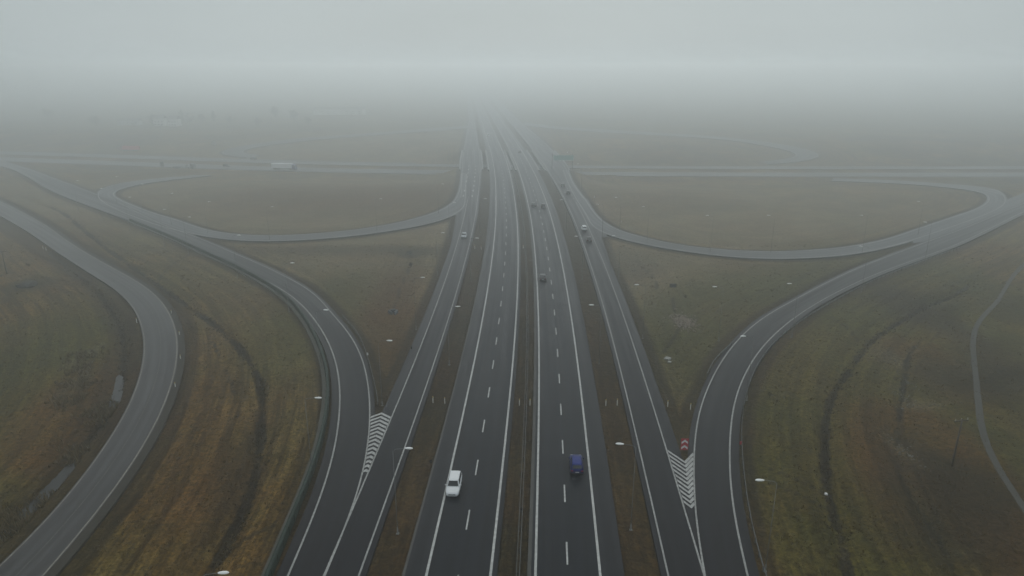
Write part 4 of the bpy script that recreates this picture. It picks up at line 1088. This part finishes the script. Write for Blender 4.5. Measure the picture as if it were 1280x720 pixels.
# red and white gore sign with two chevrons
x, y = un(855.2, 562); z = float(gh(x, y))
t = thing('chevron_sign', (x, y, z), 0, 'red sign with two white upward chevrons in front of the right chevron marking', 'road sign')
bm = bmesh.new(); add_tube(bm, (-0.25, 0.06, -0.3), (-0.25, 0.06, 2.0), 0.04); bm_obj('post', bm, M_STEELP, t)
bm = bmesh.new(); add_tube(bm, (0.25, 0.06, -0.3), (0.25, 0.06, 2.0), 0.04); bm_obj('post', bm, M_STEELP, t)
bm = bmesh.new(); add_box(bm, (0, 0, 1.25), (1.15, 0.05, 1.95), bevel=0.02); bd = bm_obj('board', bm, M_RED, t)
for zc in (0.42, 1.32):
    V = []; yy = -0.032
    for (xx, z_) in ((-0.48, zc), (0, zc+0.36), (0.48, zc), (0.48, zc+0.36), (0, zc+0.74), (-0.48, zc+0.36)): V.append((xx, yy, z_))
    mesh_obj('chevron', V, [(0, 1, 4, 5), (1, 2, 3, 4)], M_SIGNW, bd)
def make_small(px, py, lb, cols, h=1.2):
    x, y, z = gbase(px, py); t = thing('kilometre_marker', (x, y, z), 0, lb, 'marker sign', 'small marker boards')
    bm = bmesh.new(); add_tube(bm, (0, 0.03, -0.2), (0, 0.03, h), 0.03); bm_obj('post', bm, M_STEELP, t)
    bm = bmesh.new(); add_box(bm, (0, 0, h*0.8), (0.32, 0.04, h*0.45), bevel=0.01); bm_obj('plate', bm, cols, t)
make_small(925.5, 558, 'small red marker board on the rail of the right slip road', M_RED)
make_small(459.5, 446, 'small pale marker board on the inner rail of the left slip road', M_SIGNW)
make_small(538.7, 581.5, 'small dark marker board at the outer edge of the left carriageway', M_BLACKP)
make_small(652, 638.5, 'small dark marker post beside the central guardrail, near the viewer', M_BLACKP, 0.7)
make_small(514.5, 438, 'small dark marker board on the shoulder of the left collector road', M_BLACKP)
make_small(743, 250, 'pale marker board at the exit of the right loop', M_SIGNW, 2.2)
# overhead green direction sign beyond the loop exit
x, y = un(705, 211); xr = float(np.interp(y, YS, E_CR[:,0]))
t = thing('direction_sign', (xr-3.5, y, 0), 0, 'large green overhead direction sign above the right collector road at the bridge', 'road sign')
bm = bmesh.new(); add_box(bm, (1.2, 0, 6.2), (11.5, 0.18, 3.0), bevel=0.05); bd = bm_obj('board', bm, M_SIGNG, t)
bm = bmesh.new()
for (a_, b_, c_, d_) in ((-4.45, 6.2, 0.09, 2.7), (6.85, 6.2, 0.09, 2.7)): add_box(bm, (a_, -0.10, b_), (c_, 0.012, d_))
for zc in (4.85, 7.55): add_box(bm, (1.2, -0.10, zc), (11.3, 0.012, 0.09))
bm_obj('border', bm, M_SIGNW, bd)
for xx in (-5.2, 6.3):
    bm = bmesh.new(); add_tube(bm, (xx, 0.4, -1.0), (xx, 0.4, 8.6), 0.18, n=10); bm_obj('post', bm, M_STEELP, t)
bm = bmesh.new()
for zc in (5.2, 7.2): add_tube(bm, (-5.2, 0.4, zc), (7.0, 0.4, zc), 0.10, n=8)
bm_obj('crossbeam', bm, M_STEELP, t)
x, y = un(204, 214, CRZ)
t = thing('road_sign', (x, y, float(gh(x, y))), 0, 'dark back of a roadside sign next to the flatbed lorry on the crossing road', 'road sign')
bm = bmesh.new(); add_box(bm, (0, 0, 4.4), (2.2, 0.15, 3.0), bevel=0.04); bm_obj('board', bm, M_SIGNB, t)
for xx in (-0.6, 0.6):
    bm = bmesh.new(); add_tube(bm, (xx, 0.12, -0.3), (xx, 0.12, 4.5), 0.09); bm_obj('post', bm, M_STEELP, t)

# ------------------------------------------------------------------ utility poles
def utility_pole(px, py, h, lb):
    x, y, z = gbase(px, py); t = thing('utility_pole', (x, y, z), 0.2, lb, 'utility pole')
    bm = bmesh.new(); add_tube(bm, (0, 0, -0.4), (0, 0, h), 0.16, 0.10, 10); bm_obj('pole', bm, M_WOOD, t, True)
    bm = bmesh.new(); add_box(bm, (0, 0.1, h-0.35), (2.3, 0.12, 0.14)); ca = bm_obj('crossarm', bm, M_WOOD, t)
    for xx in (-1.0, 0, 1.0):
        bm = bmesh.new(); add_tube(bm, (xx, 0.1, h-0.28), (xx, 0.1, h+0.02), 0.07, 0.04); bm_obj('insulator', bm, M_INS, ca)
utility_pole(1190, 582, 7.6, 'wooden utility pole with a crossarm on the rusty wasteland at the right')
utility_pole(8.5, 342, 6.8, 'wooden utility pole on the field at the left photo edge')

# ------------------------------------------------------------------ culverts and stones
x, y, z = gbase(491.5, 391)
t = thing('culvert', (x, y, z), 0.2, 'pale concrete culvert mouth in the hollow of the left grass triangle', 'culvert')
bm = bmesh.new(); add_box(bm, (-0.65, 0, 0.30), (0.35, 1.8, 0.9), Matrix.Rotation(0.4, 3, 'Z'), 0.05); add_box(bm, (0.65, 0, 0.30), (0.35, 1.8, 0.9), Matrix.Rotation(-0.4, 3, 'Z'), 0.05); add_box(bm, (0, 0.7, 0.75), (1.3, 0.5, 0.3), bevel=0.05); bm_obj('headwall', bm, mat('culvert_concrete', (0.12, 0.128, 0.14), 0.8, noise=(1, .2)), t)
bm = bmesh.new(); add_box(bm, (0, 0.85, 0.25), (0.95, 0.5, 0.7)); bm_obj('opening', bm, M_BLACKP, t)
x, y, z = gbase(841.7, 359)
t = thing('culvert', (x, y, z), 0.1, 'dark culvert mouth on the right grass triangle below the loop', 'culvert')
bm = bmesh.new(); add_box(bm, (0, 0.3, 0.45), (1.7, 0.6, 1.0), bevel=0.05); bm_obj('headwall', bm, mat('mossy_concrete', (0.06, 0.06, 0.05), 0.9, noise=(2, 0.4)), t)
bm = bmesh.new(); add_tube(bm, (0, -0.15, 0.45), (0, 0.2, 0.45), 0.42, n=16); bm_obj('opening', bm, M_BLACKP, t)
def stone(px, py, r, lb, m_, cat='stone', name='stone', seed=1, flat=0.5, group=None):
    x, y, z = gbase(px, py); bm = bmesh.new(); bmesh.ops.create_icosphere(bm, subdivisions=2, radius=r)
    rr = random.Random(seed)
    for v in bm.verts: v.co *= rr.uniform(0.78, 1.2); v.co.z *= flat
    o = bm_obj(name, bm, m_); o.location = (x, y, z+r*flat*0.4); props(o, lb, cat, group); return o
M_STONE = mat('pale_stone', (0.36, 0.355, 0.33), 0.9, noise=(2, 0.25)); M_STONE2 = mat('tan_stone', (0.24, 0.19, 0.15), 0.9, noise=(2, 0.3))
stone(834.5, 447, 0.65, 'pale round stone in the lower part of the right grass triangle', M_STONE, seed=3)
stone(837, 451, 0.4, 'smaller pale stone touching the round one on the right triangle', M_STONE, seed=4)
V = []; F = []
c0 = np.array(ung(855, 402))
bm = bmesh.new()
for k in range(260):
    q = c0+rng.normal(0, 1, 2)*np.array([1.3, 2.6]); rr = rng.uniform(0.10, 0.34); v0 = len(bm.verts)
    r_ = bmesh.ops.create_icosphere(bm, subdivisions=1, radius=rr)
    for v in r_['verts']: v.co *= rng.uniform(0.75, 1.2); v.co += Vector((q[0], q[1], float(gh(*q))))
props(bm_obj('rubble', bm, M_STONE2), 'patch of tan rubble on the right grass triangle', 'rubble', None, 'stuff')
bm = bmesh.new()
for c0, sx_, sy_, n in ((ung(1112, 443), 0.8, 1.8, 60), (ung(1108, 458), .5, .6, 12), (ung(1133, 470), 0.3, 4.0, 40), (ung(1131, 492), 0.7, 2.5, 60), (ung(1128, 560), 0.6, 3, 70), (ung(1150, 505), 2.5, 0.7, 40), (ung(1153, 432), 0.8, .8, 14), (ung(100, 468), 0.7, 3, 40)):
    for k in range(n):
        q = np.array(c0)+rng.normal(0, 1, 2)*np.array([sx_, sy_]); rr = rng.uniform(0.04, 0.17)
        r_ = bmesh.ops.create_icosphere(bm, subdivisions=1, radius=rr)
        for v in r_['verts']: v.co *= rng.uniform(0.7, 1.2); v.co += Vector((q[0], q[1], float(gh(*q))))
props(bm_obj('debris', bm, mat('debris_grey', (0.17, 0.165, 0.15), 0.9, noise=(1, 0.4))), 'pale stones and debris strewn over the wet hollows', 'debris', None, 'stuff')
stone(1033.5, 612, 0.24, 'tiny white stone at the edge of the right ditch', M_SIGNW, seed=9, flat=0.8)
stone(34, 357, 2.4, 'dark low heap of earth on the left field near the utility pole', mat('dark_earth', (0.035, 0.032, 0.028), 0.95, noise=(1, 0.3)), 'earth heap', 'earth_heap', 6, 0.35)

# ------------------------------------------------------------------ shrubs and far trees
M_LEAF = mat('winter_twigs', (0.040, 0.042, 0.030), 0.95, noise=(0.5, 0.5)); M_FIR = mat('conifer_green', (0.028, 0.042, 0.024), 0.95, noise=(0.5, 0.4)); M_BARK = mat('bark', (0.06, 0.05, 0.04), 0.9, noise=(2, 0.3))
def tree(px, py, h, w, lb, conifer=False, seed=0, group='trees in the fog left of the motorway', name='tree', cat='tree'):
    x, y = ung(px, py); z = float(gh(x, y)); t = thing(name, (x, y, z), random.uniform(0, 6), lb, cat, group); rr = random.Random(seed)
    bm = bmesh.new(); add_tube(bm, (0, 0, -0.3), (0, 0, h*0.55), h*0.022+0.02, h*0.012, 8)
    tips = []
    for k in range(10):
        a = rr.uniform(0, 2*PI); z0 = h*rr.uniform(0.25, 0.55); z1 = z0+h*rr.uniform(0.15, 0.35); r = w*rr.uniform(0.3, 0.75)
        p_ = (math.cos(a)*r, math.sin(a)*r, z1); add_tube(bm, (0, 0, z0), p_, h*0.009+0.01, h*0.003+0.005, 5); tips.append(p_)
    bm_obj('trunk', bm, M_BARK, t)
    V = []; F = []
    clumps = []
    for k in range(26):
        f = rr.random(); zz_ = h*(0.18+0.82*f) if conifer else h*(0.32+0.66*f)
        rad = w*(1-f)*0.95 if conifer else w*math.sqrt(max(0.05, 1-(2*f-1)**2))*rr.uniform(0.4, 1.0)
        a = rr.uniform(0, 2*PI); clumps.append((math.cos(a)*rad*rr.random(), math.sin(a)*rad*rr.random(), zz_, w*(0.30 if conifer else 0.36)*(1.15-f*0.6)))
    for c in clumps+[(p_[0], p_[1], p_[2], w*0.28) for p_ in tips]:
        for m_ in range(46):
            d_ = Vector((rr.gauss(0, 1), rr.gauss(0, 1), rr.gauss(0, 0.8))); d_ = d_.normalized()*c[3]*rr.random()**0.4
            q = Vector(c[:3])+d_; s_ = h*rr.uniform(0.018, 0.04)
            u_ = Vector((rr.gauss(0, 1), rr.gauss(0, 1), rr.gauss(0, 1))).normalized()*s_; v_ = u_.orthogonal().normalized()*s_*0.7; n0 = len(V)
            V += [q-u_, q+v_, q+u_]; F.append((n0, n0+1, n0+2))
    mesh_obj('crown', V, F, M_FIR if conifer else M_LEAF, t)
    return t
TREES = [
 (192, 157, 11, 5, 'bushy tree left of the pale house in the fog', 0), (238, 156, 12, 5.5, 'dark tree right beside the pale house in the fog', 0), (228, 153, 13, 3.2, 'pointed dark conifer right behind the pale house in the fog', 1),
 (252, 155, 10, 5, 'low tree, second to the right of the pale house in the fog', 0), (268, 154, 13, 4, 'slim tree standing out of the fog band right of the house', 1), (288, 156, 8, 6, 'wide low bush at the middle of the foggy tree row', 0),
 (322, 158, 9, 6, 'broad bush below the long pale shed in the fog', 0), (345, 150, 14, 6, 'tall faint tree left of the long pale shed', 0), (368, 152, 12, 7, 'wide faint tree in front of the long pale shed', 0),
 (385, 156, 8, 5, 'low faint bush below the left end of the long shed', 0), (120, 158, 10, 8, 'faint wide tree far left in the fog band', 0), (60, 150, 13, 9, 'faintest tree at the far left of the fog band', 0),
 (268, 184, 5, 3, 'small dark bush above the crossing road near the far loop', 0)]
for k, (px, py, h, w, lb, cf) in enumerate(TREES): tree(px, py, h, w, lb, bool(cf), k+3)
for px, py, h, w, lb in ((512.5, 320, 1.6, 1.6, 'small dark shrub at the top of the left grass triangle'), (513.5, 335, 1.8, 1.0, 'small dark shrub below another one on the left triangle'), (857, 372, 0.8, 0.9, 'tiny dark shrub above the rubble patch'), (962, 495, 1.2, 1.2, 'low shrub beside the guardrail of the right slip road'), (36, 333, 1.0, 1.4, 'low weedy shrub near the left utility pole')):
    t = tree(px, py, h, w, lb, False, int(px), 'small shrubs on the grass', 'shrub', 'shrub')

# ------------------------------------------------------------------ buildings in the fog
def house(px, py, w, d, h, roof, lb, wallc, rz=0.1, windows=3, name='house', cat='house'):
    x, y = ung(px, py); z = float(gh(x, y)); t = thing(name, (x, y, z), rz, lb, cat)
    bm = bmesh.new(); add_box(bm, (0, 0, h/2-0.3), (w, d, h+0.6))
    bm_obj('wall', bm, wallc, t)
    V = [(-w/2-.5, -d/2-.5, h), (w/2+.5, -d/2-.5, h), (w/2+.5, d/2+.5, h), (-w/2-.5, d/2+.5, h), (-w/2-.3, 0, h+roof), (w/2+.3, 0, h+roof)]
    mesh_obj('roof', V, [(0, 1, 5, 4), (2, 3, 4, 5), (1, 2, 5), (3, 0, 4), (3, 2, 1, 0)], mat('roof_grey', (0.16, 0.15, 0.15), 0.8, noise=(0.5, 0.2)), t)
    for k in range(windows):
        for zc in ((1.6, 4.4) if h > 5 else (h*0.5,)):
            xx = -w/2+w*(k+0.5)/windows
            bm = bmesh.new(); add_box(bm, (xx, -d/2-0.03, zc), (1.5, 0.12, 1.4)); f = bm_obj('window', bm, M_SIGNW, t)
            bm = bmesh.new(); add_box(bm, (xx, -d/2-0.08, zc), (1.3, 0.06, 1.2)); bm_obj('pane', bm, M_GLASS, f)
    bm = bmesh.new(); add_box(bm, (w*0.27, -d/2-0.05, 1.05), (1.1, 0.12, 2.1)); bm_obj('door', bm, M_WOOD, t)
W_P = mat('wall_pale', (0.70, 0.70, 0.67), 0.8, noise=(0.4, 0.1)); W_G = mat('wall_grey', (0.5, 0.51, 0.52), 0.8, noise=(0.4, 0.1))
house(201, 157, 10, 9, 7.5, 3, 'pale two storey house in the fog beyond the crossing road, left of two', W_P)
house(219, 157, 9, 9, 7.0, 3, 'pale two storey house in the fog beyond the crossing road, right of two', W_P, -0.1)
house(163, 156, 20, 10, 4.5, 2, 'long low building left of the two pale houses in the fog', W_G, 0.05, 5)
house(425, 143, 60, 22, 7, 2.0, 'long pale shed barely visible in the fog left of the motorway', W_P, 0.0, 8, 'shed', 'shed')

# ------------------------------------------------------------------ haze, sky, sun
bm = bmesh.new(); add_box(bm, (-60, 1990, 62.0/2-4.5), (11400, 4300, 62.0+9))
me_ = bpy.data.meshes.new('haze'); bm.to_mesh(me_); bm.free()
hz = bpy.data.objects.new('haze', me_); link(hz); hz['kind'] = 'stuff'; props(hz, 'thick grey fog lying over the whole interchange', 'fog')
hm = bpy.data.materials.new('haze_air'); hm.use_nodes = True; nt = hm.node_tree
nt.nodes.remove(nt.nodes['Principled BSDF']); pv = nt.nodes.new('ShaderNodeVolumePrincipled')
pv.inputs['Color'].default_value = (0.966, 0.994, 1.0, 1); pv.inputs['Density'].default_value = 0.0023; pv.inputs['Anisotropy'].default_value = 0.83
nt.links.new(pv.outputs[0], nt.nodes['Material Output'].inputs['Volume']); me_.materials.append(hm)

world = bpy.data.worlds.new("World"); scene.world = world; world.use_nodes = True
wt = world.node_tree; bg = wt.nodes['Background']
SUN_EL, SUN_AZ = math.radians(42), math.radians(3)
sky = wt.nodes.new('ShaderNodeTexSky'); sky.sky_type = 'NISHITA'; sky.sun_disc = False; sky.sun_elevation = SUN_EL; sky.sun_rotation = SUN_AZ
sky.air_density = 1.0; sky.dust_density = 4.0
tc = wt.nodes.new('ShaderNodeTexCoord'); sx = wt.nodes.new('ShaderNodeSeparateXYZ'); wt.links.new(tc.outputs['Generated'], sx.inputs[0])
def wramp(src, a, b, c0, c1):
    m = wt.nodes.new('ShaderNodeMapRange'); m.interpolation_type = 'SMOOTHSTEP'; m.inputs['From Min'].default_value = a; m.inputs['From Max'].default_value = b
    wt.links.new(src, m.inputs['Value']); x = wt.nodes.new('ShaderNodeMix'); x.data_type = 'RGBA'
    for k, v in (('A', c0), ('B', c1)):
        if isinstance(v, tuple): x.inputs[k].default_value = (*v, 1)
        else: wt.links.new(v, x.inputs[k])
    wt.links.new(m.outputs[0], x.inputs['Factor']); return x.outputs['Result']
# overcast: even stratus, a touch brighter low down, slow large clouds
over = wramp(sx.outputs[2], 0.02, 0.14, (4.3, 4.88, 5.0), (4.1, 4.72, 4.88))
over = wramp(sx.outputs[2], 0.16, 0.9, over, (3.9, 4.25, 4.35))
nz_ = wt.nodes.new('ShaderNodeTexNoise'); nz_.inputs['Scale'].default_value = 1.4; nz_.inputs['Detail'].default_value = 3
mp = wt.nodes.new('ShaderNodeMapping'); mp.inputs['Scale'].default_value = (1, 1, 3.5); wt.links.new(tc.outputs['Generated'], mp.inputs['Vector']); wt.links.new(mp.outputs[0], nz_.inputs['Vector'])
mr = wt.nodes.new('ShaderNodeMapRange'); mr.inputs['From Min'].default_value = 0.3; mr.inputs['From Max'].default_value = 0.7; mr.inputs['To Min'].default_value = 0.93; mr.inputs['To Max'].default_value = 1.05
wt.links.new(nz_.outputs['Fac'], mr.inputs['Value'])
mu = wt.nodes.new('ShaderNodeVectorMath'); mu.operation = 'SCALE'; wt.links.new(over, mu.inputs[0]); wt.links.new(mr.outputs[0], mu.inputs['Scale'])
mx = wt.nodes.new('ShaderNodeMix'); mx.data_type = 'RGBA'; mx.inputs['Factor'].default_value = 0.94
wt.links.new(sky.outputs[0], mx.inputs['A']); wt.links.new(mu.outputs[0], mx.inputs['B'])
wt.links.new(mx.outputs['Result'], bg.inputs['Color']); bg.inputs['Strength'].default_value = 0.1

sd = bpy.data.lights.new('sun', 'SUN'); sd.energy = 0.92; sd.angle = math.radians(100); sd.color = (0.96, 1.0, 1.0)
so = bpy.data.objects.new('sun', sd); link(so)
dirv = Vector((math.sin(SUN_AZ)*math.cos(SUN_EL), math.cos(SUN_AZ)*math.cos(SUN_EL), math.sin(SUN_EL)))
so.rotation_euler = (-dirv).to_track_quat('-Z', 'Y').to_euler(); so.location = (0, 0, 200)

cam = bpy.data.cameras.new('camera'); co = bpy.data.objects.new('camera', cam); link(co)
cam.sensor_width = 36.0; cam.lens = FOC/1280*36.0; cam.clip_start = 0.5; cam.clip_end = 12000
co.location = (0, 0, CAMH); co.rotation_euler = (PI/2-PITCH, 0, 0)
scene.camera = co

vs_ = scene.view_settings; vs_.view_transform = 'Standard'; vs_.look = 'None'; vs_.exposure = 0.0; vs_.gamma = 1.0; vs_.use_curve_mapping = False
scene.render.engine = 'CYCLES'
cy = scene.cycles; cy.use_denoising = True
try: cy.denoiser = 'OPENIMAGEDENOISE'
except Exception: pass
cy.max_bounces = 16; cy.volume_bounces = 12; cy.diffuse_bounces = 2; cy.glossy_bounces = 2; cy.transmission_bounces = 2
